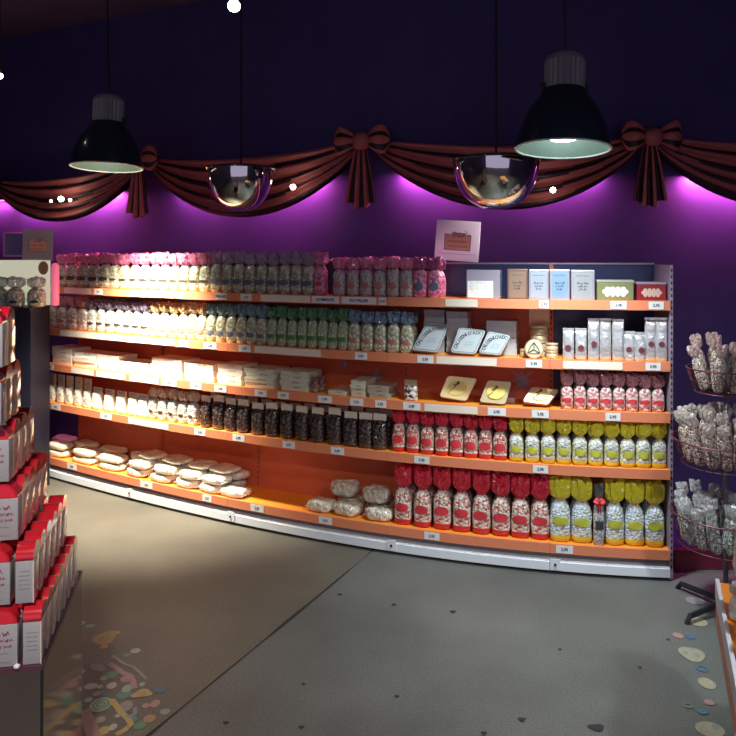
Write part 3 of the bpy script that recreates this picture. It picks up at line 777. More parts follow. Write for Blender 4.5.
# round gold tins
def round_tin(r_, h, face):
    def make():
        r = thing('round_tin', (0,0,0), 'x', 'tin')
        MB().lathe([(r_*.98, 0), (r_, .003), (r_, h*.7)], 24).build('tin_body', M_tan, r, True)
        MB().lathe([(r_*1.03, h*.7), (r_*1.03, h-.003), (r_*.99, h)], 24).build('tin_lid', M_tan, r, True)
        return r
    return make
M_tan = mat('tan_gold_tin', (.60,.46,.28), .35, .35)
def tins(x, d, r_, h, n, word):
    P = Proto(round_tin(r_, h, False)); s_ = S(x, d)
    for i in range(n): P.put(G(s_, d, TOP[2]+.0005+i*(h+.0005)), 0, f'round tan tin, {"single" if n == 1 else ("topmost" if i == n-1 else ("lowest" if i == 0 else ORD[i+1]+" up"))} in the {word}', 'round tins in the '+word)
tins(539, .14, .046, .040, 4, 'tall stack behind the emblem tin')
tins(552, .07, .030, .038, 2, 'short stack right of the emblem tin')
tins(524.5, .09, .022, .040, 1, 'place left of the emblem tin')
s_ = S(534, .03)
et = thing('emblem_tin', G(s_, .035, TOP[2]+.0005), 'round cream tin standing on edge, three-leaf emblem facing out', 'tin', ang(s_))
T = Matrix.Translation((0, 0, .048)) @ Matrix.Rotation(PI/2, 4, 'X')
MB().lathe([(.046, -.025), (.048, -.022), (.048, .012), (.046, .014)], 28, 0, T).build('tin_body', M_tan, et, True)
m = MB(); m.lathe([(.043, .0142), (.042, .0160)], 28, 0, T)
for i in range(3):
    a_ = PI/2+i*2*PI/3
    m.tube([(0, -.018, .048), (.02*math.cos(a_), -.018, .048+.02*math.sin(a_)), (.036*math.cos(a_), -.018, .048+.036*math.sin(a_))], .0022, 5, 1)
    m.tube([(.036*math.cos(a_), -.018, .048+.036*math.sin(a_)), (.022*math.cos(a_+.9), -.018, .048+.022*math.sin(a_+.9)), (.036*math.cos(a_+2.09), -.018, .048+.036*math.sin(a_+2.09))], .002, 5, 1)
m.build('emblem_face', [mat('cream_face', (.74,.70,.48), .4), mat('olive_print', (.12,.13,.05), .5)], et)
# golden reflecting sheet behind the tins
gs = MB(); s0, s1 = S(529, .26), S(549.5, .26); sweep(gs, s0, s1, .262, .268, TOP[2]+.14, TOP[2]+.245)
tag(gs.build('gold_sheet', mat('crumpled_gold', (.60,.33,.15), .3, .9, bump=.4, bscale=12)), 'shiny gold sheet on the back panel above the round tins', 'sheet')

# silver sachets on the rightmost bay
def sachet(w, h, seed, dot):
    def make():
        r = thing('silver_sachet', (0,0,0), 'x', 'sachet')
        rnd = random.Random(seed); p0 = rnd.uniform(0, 6)
        def f(u, v):
            th = 2*PI*u; t_ = float(np.interp(v, [0, .1, .5, .9, 1], [.7, 1, 1, .6, .08]))
            return (w/2*math.copysign(abs(math.cos(th))**.5, math.cos(th)), .017*t_*(1+.12*math.sin(9*v+p0+2*th))*math.copysign(abs(math.sin(th))**.8, math.sin(th)), h*v)
        m = MB(); m.grid(f, 18, 14, 0, True); m.f.append(list(range(18))[::-1]); m.m.append(0); m.f.append([len(m.v)-18+i for i in range(18)]); m.m.append(0)
        m.build('foil_pack', mat('silver_foil', (.72,.71,.70), .25, .6, bump=.7, bscale=30), r, True)
        m = MB(); m.box(-w/2, w/2, -.0025, .0025, h, h+.012); m.build('crimped_edge', mat('silver_foil', (0,0,0)), r)
        if dot:
            m = MB(); m.lathe([(w*.26, 0), (w*.25, .0015)], 16, 0, Matrix.Translation((0, -.0205, h*.42)) @ Matrix.Rotation(PI/2, 4, 'X'))
            m.build('round_seal', mat('maroon_seal', (.16,.03,.05), .5), r)
        return r
    return make
sac = [(568.5,.147,1),(581,.147,1),(593.5,.198,1),(605.5,.198,0),(618,.196,0),(629,.136,1),(640.5,.132,1),(650.6,.205,1),(661,.205,1)]
for i, (x, h, dt) in enumerate(sac):
    s_ = S(x, .035); o = sachet(.056, h, i, dt)(); o.location = G(s_, .035+.004*(i % 2), TOP[2]+.0005); o.rotation_euler = (0, 0, ang(s_)+random.uniform(-.2, .2))
    tag(o, f'{"short" if h < .16 else "tall"} silver sachet {"with maroon seal" if dt else "without seal"}, {place_word(i, 9)} in the row', 'sachet', 'silver sachets on the rightmost bay')

# tins and boxes on the top shelf
def tin_box(name, x0, x1, y1, label, body, emb, embm, lid=None, kindof='', dp=.06, d=.03):
    s0, s1 = S(x0, d), S(x1, d); w = s1-s0-.003; g = G((s0+s1)/2, d, TOP[1]+.0005)
    h = (HZ-y1)*g.y/FPX+EYE-g.z
    r = thing(name, g, label, 'tin', ang((s0+s1)/2))
    hb = h*.86 if lid else h
    MB().box(-w/2, w/2, 0, dp, 0, hb).build('tin_body', body, r, bevel=.004)
    if lid: MB().box(-w/2-.0015, w/2+.0015, -.0015, dp+.0015, hb, h).build('tin_lid', lid, r, bevel=.003)
    m = MB()
    if emb == 'crest':
        m.box(-w*.40, w*.40, -.0008, 0, h*.06, h*.92)
        for i in range(3): scribble(m, -w*.24+i*.004, w*.24-i*.006, h*(.55-.1*i), h*.10, -.0014, 1, i+int(x0), .0022)
        scribble(m, -w*.3, w*.3, h*.80, h*.05, -.0014, 1, 3, .0008)
        m.build('printed_face', [embm, M_ink], r)
    elif emb == 'oval':
        for (ox, oz) in [(i*.145*w, 0) for i in (-2, -1, 0, 1, 2)]+[(i*.145*w+.07*w, .13*h) for i in (-2, -1, 0, 1)]+[(i*.145*w+.07*w, -.13*h) for i in (-2, -1, 0, 1)]:
            m.lathe([(.07*w, 0), (.06*w, .001)], 10, 0, Matrix.Translation((ox, -.0002, hb*.5+oz)) @ Matrix.Rotation(PI/2, 4, 'X'))
        m.build('floral_emblem', embm, r)
    elif emb == 'window':
        m.box(-w*.46, w*.30, -.0015, 0, h*.04, h*.62); m.build('foil_window', embm, r)
    return r
M_sil = mat('silver_tin', (.52,.47,.52), .25, .5)
M_foil_glare = mat('foil_lamp_glare', (.95,.94,.88), .4, .1, bump=.9, bscale=35)  # near-white base colour stands in for the lamp's reflection on the foil
tin_box('silver_tin', 466, 500, 270, 'silver tin with bright foil front, left of the row of tins', M_sil, 'window', M_foil_glare, None, d=.03, dp=.1)
M_cc = mat('grey_blue_print', (.34,.38,.44), .35, .2); M_cb = mat('brown_tin', (.22,.12,.09), .35, .3)
tin_box('tall_tin', 507, 528, 269, 'tall brown tin with dark crest, leftmost of four tall tins', M_cb, 'crest', mat('brown_print', (.26,.17,.12), .4))
tin_box('tall_tin', 528.5, 549, 269.5, 'tall silver tin beside the brown one, second of four tall tins', M_sil, 'crest', M_cc)
tin_box('tall_tin', 549.5, 570, 269.5, 'tall silver-blue tin, third of four tall tins', M_sil, 'crest', mat('blue_print', (.24,.36,.52), .3, .3))
tin_box('tall_tin', 571, 595, 270, 'tall silver-grey tin next to the green box, last of four tall tins', M_sil, 'crest', mat('grey_print', (.36,.38,.38), .3, .3), dp=.07)
tin_box('gift_tin', 597, 634, 280, 'low green-gold tin with white petal emblem, left of the red one', mat('green_gold_tin', (.26,.27,.12), .3, .3), 'oval', M_card, mat('pale_gold_lid', (.46,.44,.30), .3, .4), dp=.09)
tin_box('gift_tin', 637, 666.5, 282, 'low dark red tin with pale petal emblem at the top shelf end', mat('dark_red_tin', (.28,.015,.02), .3), 'oval', mat('beige_print', (.6,.45,.38), .5), mat('pink_silver_lid', (.50,.38,.48), .25, .5), dp=.09)
# little dark bottle in the gap of the top shelf
s_ = S(330, .12); o = thing('dark_stand', G(s_, .14, TOP[1]+.0005), 'dark post with silvery cap in the gap between the pink bags', 'stand')
MB().box(-.018, .018, 0, .03, 0, .19).build('post', M_dark, o, bevel=.003); MB().lathe([(.022, .19), (.026, .2), (.02, .215)], 12, 0, Matrix.Translation((0, .015, 0))).build('cap', M_chrome, o, True)

# star decorations on the back panel
def star(px, lv, h, rad, label, n=16):
    s_ = S(px, DEP-.02); m = MB(); rnd = random.Random(int(px))
    T = Matrix.Translation(G(s_, DEP-.0165, h)) @ Matrix.Rotation(ang(s_), 4, 'Z')
    for i in range(n):
        a_ = 2*PI*i/n; L = rad*(1 if i % 2 == 0 else .6)*rnd.uniform(.8, 1.1); w = rad*.12
        m.add([(-w*math.sin(a_), 0, w*math.cos(a_)), (L*math.cos(a_), 0, L*math.sin(a_)), (w*math.sin(a_), 0, -w*math.cos(a_)), (0, -.003, 0)], [(0,1,3), (1,2,3)], 0, T)
    m.lathe([(rad*.2, 0), (rad*.17, .002)], 12, 0, T @ Matrix.Rotation(PI/2, 4, 'X'))
    tag(m.build('star_decoration', mat('silver_glitter', (.42,.38,.44), .4, .1)), label, 'decoration')
star(522, 3, .915, .085, 'silver starburst between the middle and right gold trays'); star(376, 3, .90, .055, 'silver starburst above the short stack left of mushroom bag')
star(344, 3, .96, .035, 'faint small starburst above the low flat box'); star(250, 3, .97, .035, 'faint small starburst above the pale green stack')

# ---------------------------------------------------------------- flat bags lying on the bottom deck
def pillow(w, d, h, m_, seed, name='flat_bag'):
    def make():
        r = thing(name, (0,0,0), 'x', 'bag of sweets')
        rnd = random.Random(seed); p_ = [rnd.uniform(0, 6) for _ in range(5)]
        def f(u, v):
            th = 2*PI*u; ph = PI*(v-.5)
            c, s_ = math.cos(th), math.sin(th); cp = max(0, math.cos(ph))**.27
            n = 1+.04*math.sin(4*th+p_[0])+.03*math.sin(7*th+p_[1])
            z = h/2*(1+math.copysign(abs(math.sin(ph))**.9, ph))*(1 if ph < 0 else 1+.08*math.sin(5*u*6.28+p_[2])*math.cos(ph)+.05*math.sin(3*th+p_[3]))
            return (w/2*math.copysign(abs(c)**.6, c)*cp*n, d/2*math.copysign(abs(s_)**.6, s_)*cp*n, max(0, z))
        m = MB(); m.grid(f, 28, 12, 0, True)
        m.build('filled_film', m_, r, True)
        for sg in (-1, 1):
            m = MB(); m.grid(lambda u, v: (sg*(w/2*.93+.014*v), (u-.5)*d*.8*(1+.1*v), h*.42+.004*math.sin(u*25+p_[4])*v), 12, 2)
            m.build('sealed_end', F_clear, r, True)
        return r
    return make
C_pile = candy('pale_nougat_under_film', [(.88,.84,.70), (.90,.88,.80), (.80,.72,.56), (.87,.82,.70)], 42, .3, .9)
PB = [Proto(pillow(.21, .15, .050, C_pile, s_)) for s_ in (1, 2, 3)]
C_nut = candy('beige_sugared_sweets', [(.80,.72,.58), (.62,.52,.38), (.84,.80,.70), (.50,.40,.30), (.74,.66,.52)], 60, .3, .9)
PS = [Proto(pillow(.21, .15, .050, C_nut, s_)) for s_ in (14, 15, 16)]
LB = [Proto(pillow(.26, .14, .034, mat('cream_printed_wrap', (.82,.76,.56), .35, coat=.5, noise=.12, nscale=60, bump=.4), s_)) for s_ in (4, 5)]
def layp(P, px, d, lay, hh, label, group, rz=0, sc=(1,1,1)):
    s_ = S(px, d); P.put(G(s_, d, TOP[5]+.0008+lay*hh), ang(s_)+rz, label, group, sc)
fl_i = 0
for j, x in enumerate([60, 87, 113]):
    for lay in (0, 1):
        for r_, d_ in ((0, .072), (1, .202)):
            layp(LB[(j+lay) % 2], x, d_, lay, .050, f'long cream wrapped bar, {["left","middle","right"][j]} of three, {"top" if lay else "lower"} layer, {"rear" if r_ else "front"} row, bottom deck', 'cream wrapped bars on the bottom deck', 0, (.80+.05*j, .88, 1.3))
for j, x in enumerate([140, 165, 190, 214, 236]):
    for lay in (0, 1):
        for r_, d_ in ((0, .070), (1, .204)):
            if j == 4 and (r_ == 0 and lay == 1): continue
            layp(PB[(j+lay+r_) % 3], x+(3 if lay else 0)-(4 if r_ and j == 4 else 0), d_, lay, .055, f'clear bag of nougat lying {["leftmost","second","third","fourth","rightmost"][j]} in the pile, {"upper" if lay else "lower"} layer, {"rear" if r_ else "front"} row', 'clear nougat bags piled on the bottom deck', random.uniform(-.02, .02), (.85, .86, .98))
for j, x in enumerate([153, 178, 203, 225]):
    layp(PB[j % 3], x, .137, 2, .0555, f'clear bag of nougat lying on top of the pile, {["leftmost", "second", "third", "rightmost"][j]} of four', 'clear nougat bags on top of the pile', random.uniform(-.06, .06), (.88, 1.0, .60))
for (x, d_, lay, t_, lb) in [(322, .08, 0, .1, 'clear bag of pale sweets at the left of the small pile'), (348, .085, 0, -.05, 'clear bag of pale sweets, lower middle of small pile'), (380, .085, 0, .05, 'clear bag of pale sweets against the red topped bags, lower'),
                             (345, .17, 1, .4, 'clear bag of pale sweets, upper middle of small pile'), (377, .14, 1, -.3, 'clear bag of pale sweets, uppermost near the red bags'), (352, .21, 0, 0, 'clear bag of pale sweets at rear middle of small pile'), (381, .21, 0, 0, 'clear bag of pale sweets at rear right of small pile')]:
    layp(PS[int(x) % 3], x, d_, lay, .075, lb, 'clear bags in the small pile beside the empty deck', t_*.3, (.74, .84, 1.25 if lay == 0 else 1.6))

# ---------------------------------------------------------------- signs standing on the run and on the left rack
def sign(loc, w, h, rz, tilt, label, bgm):
    r = thing('crest_sign', loc, label, 'sign', rz)
    T = Matrix.Rotation(tilt, 4, 'Y')
    MB().box(-w/2, w/2, -.004, .004, 0, h, 0, T).build('sign_board', bgm, r, bevel=.001)
    m = MB()
    a_, z0, z1, t_ = w*.30, h*.26, h*.66, .004
    m.box(-a_, a_, -.0048, -.004, z0, z1, 0, T)
    for (x0, x1, zz0, zz1) in [(-a_, a_, z0, z0+t_), (-a_, -a_+t_, z0, z1), (a_-t_, a_, z0, z1), (-a_, -a_*.7, z1-t_, z1), (a_*.7, a_, z1-t_, z1)]:
        m.box(x0, x1, -.0055, -.0048, zz0, zz1, 1, T)
    for i in range(2): scribble(m, -a_*.75, a_*.75, z0+(z1-z0)*(.55-.3*i), h*.07, -.0058, 2, 31+i, .0025, T)
    for (cx, cz, rr, mi) in [(-.25*a_, z1-.01*h, .07*w, 3), (.1*a_, z1-.02*h, .06*w, 3), (.45*a_, z1-.01*h, .05*w, 3)]:
        m.lathe([(rr, 0), (rr*.9, .001)], 12, mi, T @ Matrix.Translation((cx, -.0055, cz)) @ Matrix.Rotation(PI/2, 4, 'X'))
    m.tube([(-.1*a_, -.0068, z1+.01*h), (.2*a_, -.0068, z1+.04*h), (.45*a_, -.0068, z1+.0*h), (.7*a_, -.0068, z1+.05*h), (.5*a_, -.0068, z1+.10*h)], .0022, 5, 1, T)
    m.tube([(.0*a_, -.0068, z1-.05*h), (.3*a_, -.0068, z1-.06*h), (.5*a_, -.0068, z1-.02*h)], .002, 5, 1, T)
    m.build('printed_crest', [mat('crest_orange', (.95,.52,.36), .5), mat('crest_line', (.22,.10,.06), .5), mat('crest_script', (.70,.16,.08), .5), mat('crest_pink', (.72,.34,.36), .5)], r)
    m = MB(); m.box(-w*.42, w*.42, -.0049, -.004, h*.165, h*.175, 0, T); m.build('fold_line', mat('sign_fold', (.55,.38,.50), .6), r)
    return r
def paper():
    m, t, b = nt('sign_white')
    b.inputs['Base Color'].default_value = (.93, .91, .90, 1); b.inputs['Roughness'].default_value = .5
    tr = t.nodes.new('ShaderNodeBsdfTranslucent'); tr.inputs[0].default_value = (.95, .90, .93, 1)
    mx = t.nodes.new('ShaderNodeMixShader'); mx.inputs[0].default_value = .5
    t.links.new(b.outputs[0], mx.inputs[1]); t.links.new(tr.outputs[0], mx.inputs[2]); t.links.new(mx.outputs[0], t.nodes['Material Output'].inputs[0])
    return m
M_sign = paper()
s_ = S(456, DEP-.01); g = G(s_, DEP-.006, 1.567)
sign(g, .245, .225, ang(s_)*.5, R(4), 'white sign with orange crest standing on the shelving right of centre', M_sign)

# ---------------------------------------------------------------- rack at the far left, its lit header and bags
YR = 5.0
RX = -2.22
rk = thing('corner_rack', W(0, 255, YR)*1, 'dark rack at far left with pale header panel and pink edge', 'rack')
rk.location = (RX, YR, 0)
MB().box(-.16, -.0, 0, .30, 0, 1.235).build('side_panel', M_navy, rk)
for z in (1.235, 1.00, .78, .45):
    MB().box(-.75, -.0 if z > 1.2 else -.16, -.02, .30, z, z+.018).build('shelf', M_navy, rk)
MB().box(-.75, -.16, .28, .30, 0, 1.235).build('back_panel', mat('rack_back', (.05,.035,.08), .6), rk)
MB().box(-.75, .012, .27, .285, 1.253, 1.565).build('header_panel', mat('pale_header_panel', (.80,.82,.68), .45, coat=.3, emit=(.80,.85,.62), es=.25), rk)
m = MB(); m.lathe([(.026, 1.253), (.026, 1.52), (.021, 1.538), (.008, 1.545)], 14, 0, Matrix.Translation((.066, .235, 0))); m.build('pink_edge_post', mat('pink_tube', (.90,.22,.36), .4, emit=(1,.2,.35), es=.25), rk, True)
m = MB(); m.lathe([(.035, 0), (.035, .002)], 20, 0, Matrix.Translation((-.03, .268, 1.51)) @ Matrix.Rotation(PI/2, 4, 'X') @ Matrix.Scale(1.35, 4, (0, 1, 0))); m.build('tan_dot', mat('tan_print', (.50,.30,.14), .5), rk)
sign(Vector((-2.295, YR+.275, 1.5655)), .215, .21, -.05, R(2), 'greyish white sign with dark crest standing on the left rack', mat('sign_grey', (.50,.48,.52), .5))
KR = [Proto(make_bag('sweet_bag', .12, .09, .20, C_cream, F_clear, T_gr, (.2,.35,.35,K_black), seed=61+i, puff_h=.35)) for i in range(2)]
for i, x in enumerate([-.62, -.50, -.375, -.25, -.13, -.0]):
    KR[i % 2].put((RX+x, YR+.07+.02*(i % 2), 1.2535), .02*i, f'clear sweet bag on the left rack top, {place_word(i, 6)}', 'clear bags on top of the left rack', (.95, 1, 1))
KP = Proto(pillow(.13, .10, .05, candy('golden_biscuits', [(.62,.36,.16),(.70,.46,.24),(.50,.28,.12)], 28, .4, .6), 71, 'biscuit_bag'))
for i, (x, z, sc) in enumerate([(-.235, 1.018, 1), (-.36, 1.018, 1), (-.235, .798, 1), (-.36, .798, 1)]):
    o = KP.put((RX+x, YR+.10, z+.001), 0, ['bag of golden biscuits upright at right of the rack upper shelf', 'bag of golden biscuits upright at left of the rack upper shelf', 'bag of golden biscuits upright at right of the rack lower shelf', 'bag of golden biscuits upright at left of the rack lower shelf'][i], 'golden biscuit bags on the left rack')
    o.rotation_euler = (R(80), 0, 0); o.location.z += .064; o.scale = (.9, 1.15, .9)
KG = Proto(make_bag('sweet_bag', .11, .09, .17, C_green, F_clear, T_gr, None, seed=91, puff_h=.3))
for i, x in enumerate([-.22, -.34, -.47]):
    KG.put((RX+x, YR+.07, .4685), .3*i, f'greenish sweet bag low on the left rack, {place_word(i, 3)}', 'greenish bags low on the left rack')
# framed dark picture on the wall at the far left
fp = thing('picture_frame', wallpt(-2.78, .03, 1.60), 'small dark framed picture on the violet wall at far left', 'picture', math.atan(.5))
MB().box(-.09, .09, 0, .015, 0, .17).build('picture', mat('dark_teal_picture', (.006,.02,.025), .2), fp)
m = MB(); m.box(-.10, -.085, -.008, .018, -.01, .18); m.box(.085, .10, -.008, .018, -.01, .18); m.box(-.10, .10, -.008, .018, .17, .185); m.box(-.10, .10, -.008, .018, -.015, 0); m.build('frame', mat('pewter_frame', (.05,.05,.06), .4), fp)

# ---------------------------------------------------------------- the pelmet: swags and bows with light behind
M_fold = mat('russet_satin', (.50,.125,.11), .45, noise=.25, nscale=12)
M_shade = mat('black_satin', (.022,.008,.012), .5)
knots = [(-4.55, 2.06), (-2.93, 2.17), (-1.50, 2.255), (.02, 2.275), (1.63, 2.275), (3.25, 2.30)]
OFF = .13
def swag(x0, z0, x1, z1, drop, label):
    xa, xb = x0+.05, x1-.05
    me_ = MB()
    nb = 9
    def f(u, v, back=0):
        x = xa+(xb-xa)*u
        sag = 4*u*(1-u)
        sag = sag**.85
        top = (z0+(z1-z0)*u)+.035*(1-sag)-.01-.03*sag
        bot = (z0+(z1-z0)*u)-.05-drop*sag+.04*(1-sag)*0
        vv = v
        z = top+(bot-top)*vv
        fold = .016*math.sin(vv*nb*PI+.6*math.sin(u*5))*min(1, sag*1.5+.2)
        off = OFF+.03*sag*vv+fold-back
        return wallpt(x, off, z)
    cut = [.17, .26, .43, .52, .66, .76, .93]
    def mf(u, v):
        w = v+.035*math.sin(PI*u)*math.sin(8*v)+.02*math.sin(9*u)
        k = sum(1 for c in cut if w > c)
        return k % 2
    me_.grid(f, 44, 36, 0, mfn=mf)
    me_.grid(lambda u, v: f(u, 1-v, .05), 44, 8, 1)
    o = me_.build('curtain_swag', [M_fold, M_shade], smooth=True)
    tag(o, label, 'curtain')
sw = ['russet swag partly cut off past the leftmost bow', 'russet swag behind the left hanging lamp', 'russet swag behind the left mirror dome', 'russet swag behind the right mirror dome', 'russet swag at the far right, cut by the picture edge']
for i in range(5):
    (x0, z0), (x1, z1) = knots[i], knots[i+1]
    swag(x0, z0, x1, z1, [.33, .31, .37, .36, .36][i], sw[i])
def bow(x, z, label):
    c = wallpt(x, OFF+.02, z); sl = math.atan((wallY(x+.05)-wallY(x-.05))/.1)
    r = thing('curtain_bow', c, label, 'bow', sl)
    for sg in (-1, 1):
        def f(u, v):
            th = 2*PI*u; w = (.03+.060*math.sin(min(1, v*1.25)*PI/2))*(1 if v < .7 else max(.05, 1-((v-.7)/.3)**2.2*.75)); 
            n = 1+.13*math.cos(6*th)
            return (sg*(.03+.145*v), -.035-.03*math.sin(PI*v)+.035*math.cos(th)*n*math.sin(PI*(.12+.76*v)), w*math.sin(th)*n+.006)
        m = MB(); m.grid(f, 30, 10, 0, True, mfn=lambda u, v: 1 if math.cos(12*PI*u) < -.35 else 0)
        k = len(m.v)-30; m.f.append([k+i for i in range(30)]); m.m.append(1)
        m.build('loop', [M_fold, M_shade], r, True)
    m = MB(); m.lathe([(.002, -.052), (.035, -.046), (.052, -.02), (.056, 0), (.052, .02), (.035, .046), (.002, .052)], 16, 0, Matrix.Translation((0, -.06, .0)) @ Matrix.Scale(.8, 4, (0, 1, 0)))
    m.build('knot', M_fold, r, True)
    def t(u, v):
        w = .034+.062*v**.8
        x_ = (u-.5)*2*w
        return (x_-.01, -.03-.02*math.cos(u*6*PI)*(.4+.6*v), -.04-.31*v-(.045*math.sin(u*PI)+.012*math.cos(u*6*PI))*v**3)
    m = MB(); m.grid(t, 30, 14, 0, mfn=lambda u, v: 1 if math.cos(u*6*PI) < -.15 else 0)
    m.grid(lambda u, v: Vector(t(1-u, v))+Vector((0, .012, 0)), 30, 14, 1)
    m.build('tail', [M_fold, M_shade], r, True)
for i, lb in [(1, 'russet bow with tail at the picture left edge'), (2, 'russet bow with tail right of the left hanging lamp'), (3, 'russet bow with tail in the middle of the pelmet'), (4, 'russet bow with tail right of the right hanging lamp')]:
    bow(knots[i][0], knots[i][1], lb)
# magenta light strips fixed to the wall behind each swag
M_led = mat('magenta_led', (.9,.2,.7), .4, emit=(1,.12,.75), es=3)
def led(x0, x1, z, w, label):
    c = wallpt((x0+x1)/2, .05, z); sl = math.atan2(wallY(x1)-wallY(x0), x1-x0); L = (x1-x0)/math.cos(sl)
    r = thing('light_strip', c, label, 'light', sl)
    MB().box(-L/2, L/2, .0, .05, .012, .03).build('mount', M_dark, r)
    MB().box(-L/2, L/2, .012, .022, .004, .012).build('tube', M_led, r)
    l = bpy.data.lights.new('strip_light', 'AREA'); l.shape = 'RECTANGLE'; l.size = L; l.size_y = .015; l.energy = w; l.color = (1, .14, .58)
    o = bpy.data.objects.new('strip_light', l); C.objects.link(o); o.parent = r; o.location = (0, .015, -.002); o.rotation_euler = (R(12), 0, 0)
led(-3.25, -2.85, 2.030, LED_W*.5, 'magenta light strip behind the swag, left of the leftmost bow')
led(-2.75, -2.25, 2.015, LED_W*1.0, 'magenta light strip behind left half of the swag by the left lamp')
led(-2.15, -1.80, 2.060, LED_W*1.4, 'magenta light strip behind right half of the swag by the left lamp')
led(-1.30, -.95, 2.070, LED_W*.8, 'magenta light strip behind left half of the left dome swag')
led(-.75, -.28, 2.100, LED_W*1.8, 'magenta light strip behind right half of the left dome swag')
led(.22, .62, 2.100, LED_W*1.1, 'magenta light strip behind left half of the right dome swag')
led(.80, 1.38, 2.090, LED_W*1.2, 'magenta light strip behind right half of the right dome swag')
led(1.90, 2.35, 2.070, LED_W*2.0, 'magenta light strip behind the far right swag')

# ---------------------------------------------------------------- hanging high-bay lamps
M_bell = mat('dark_blue_bell', (.02,.03,.055), .22, .3, coat=.6)
M_bellin = mat('aluminium_reflector', (.16,.22,.18), .4, .3)
M_ball = mat('grey_ballast_housing', (.30,.30,.32), .5, .3)
def high_bay(loc, label, col, watt, tilt, aim, size=86, es=5):
    r = thing('hanging_lamp', loc, label, 'lamp')
    r.rotation_euler = tilt
    pr = [(.203, 0), (.200, .02), (.190, .07), (.172, .125), (.148, .175), (.120, .215), (.098, .24), (.09, .262)]
    MB().lathe(pr, 40, caps=False).build('bell', M_bell, r, True)
    MB().lathe([(a_-.005, z) for a_, z in pr]+[(.001, .262)], 40, caps=False).build('reflector', M_bellin, r, True)
    m = MB(); n = 40
    m.grid(lambda u, v: ((.2015+.006*math.cos(2*PI*v))*math.cos(2*PI*u), (.2015+.006*math.cos(2*PI*v))*math.sin(2*PI*u), .004*math.sin(2*PI*v)), 40, 8, 0, True)
    m.build('rim', mat('pale_rim', (.70,.80,.74), .4), r, True)
    m = MB()
    m.grid(lambda u, v: (lambda th, q: (q*math.cos(th), q*math.sin(th), .262+.125*v))(2*PI*u, .084+.004*math.cos(24*2*PI*u)), 96, 2, 0, True)
    m.lathe([(.088, .385), (.080, .405), (.055, .422), (.02, .43)], 24)
    m.build('ballast_housing', M_ball, r, False)
    m = MB(); m.box(-.1, -.078, -.012, .012, .20, .29); m.box(.078, .1, -.012, .012, .20, .29); m.build('bracket', M_dark, r)
    MB().lathe([(.001, .032), (.055, .042), (.082, .065), (.086, .09), (.06, .15), (.03, .2)], 24, caps=False).build('bulb', mat('glowing_bulb_'+label[:4], (1,1,1), .5, emit=col, es=es), r, True)
    top = Vector((0, 0, 3.35-loc[2]))
    inv = Matrix.LocRotScale(None, r.rotation_euler, None).inverted()
    MB().tube([(0, 0, .425), tuple(inv @ top)], .006, 6).build('cord', M_dark, r)
    if watt:
        l = spot(loc, watt, col, size, 1.0, .09, aim)
        l.location = Vector(loc)+Vector((0, 0, .01))
        l.parent = r; l.matrix_parent_inverse = Matrix.LocRotScale(Vector(loc), r.rotation_euler, None).inverted()
    return r
high_bay(LEFT_LAMP, 'left hanging lamp with dark bell shade, glowing over the pale boxes', (1, .93, .76), LEFT_W, (R(-2.5), R(1), 0), (-1.42, 4.97, .3), 76)
high_bay(RIGHT_LAMP, 'right, nearer hanging lamp with dark bell shade, by the bow', (.82, .95, 1), RIGHT_W, (R(-4), R(2.5), 0), (.95, 3.75, .3), 105)
high_bay((-.62, .35, 2.75), 'hanging lamp nearest the camera over the stacked red boxes', (1, .90, .80), AISLE_W, (0, 0, 0), (-1.1, 1.9, 0), 95)
high_bay((1.6, .6, 2.75), 'hanging lamp nearest the camera on the right side', (.85, .93, 1), AISLE_W*.9, (0, 0, 0), (1.5, 2.3, 0), 100)  # unseen lamp added for fill on the shelves and for reflections

# ---------------------------------------------------------------- mirror domes
def dome(loc, rad, dep, label):
    r = thing('mirror_dome', loc, label, 'mirror')
    prf = [(.001, -dep)]+[(rad*math.sin(PI/2*t_)**.85, -dep*math.cos(PI/2*t_)**1.0) for t_ in np.linspace(.08, 1, 16)]
    MB().lathe(prf, 40, caps=False).build('dome', mat('mirror_acrylic', (.80,.78,.74), .05, 1, bump=.05, bscale=9), r, True)
    m = MB(); m.lathe([(rad*1.04, -.004), (rad*1.04, .006), (rad*.9, .012)], 40); m.build('rim_plate', mat('dark_rim_plate', (.05,.05,.06), .3, .5), r, True)
    m = MB()
    for i in range(16):
        a_ = 2*PI*i/16; m.lathe([(.004, 0), (.003, .004)], 6, 0, Matrix.Translation((rad*1.035*math.cos(a_), rad*1.035*math.sin(a_), 0)) @ Matrix.Rotation(a_, 4, 'Z') @ Matrix.Rotation(PI/2, 4, 'Y'))
    m.build('studs', M_chrome, r)
    MB().tube([(0, 0, .01), (0, 0, 3.35-loc[2])], .006, 6).build('hanging_rod', M_dark, r)
dome(W(241, 169, 4.45), .193, .245, 'left, smaller mirror dome hanging before a swag')
dome(W(496, 160, 3.78), .213, .247, 'right, larger mirror dome hanging beside the right lamp')

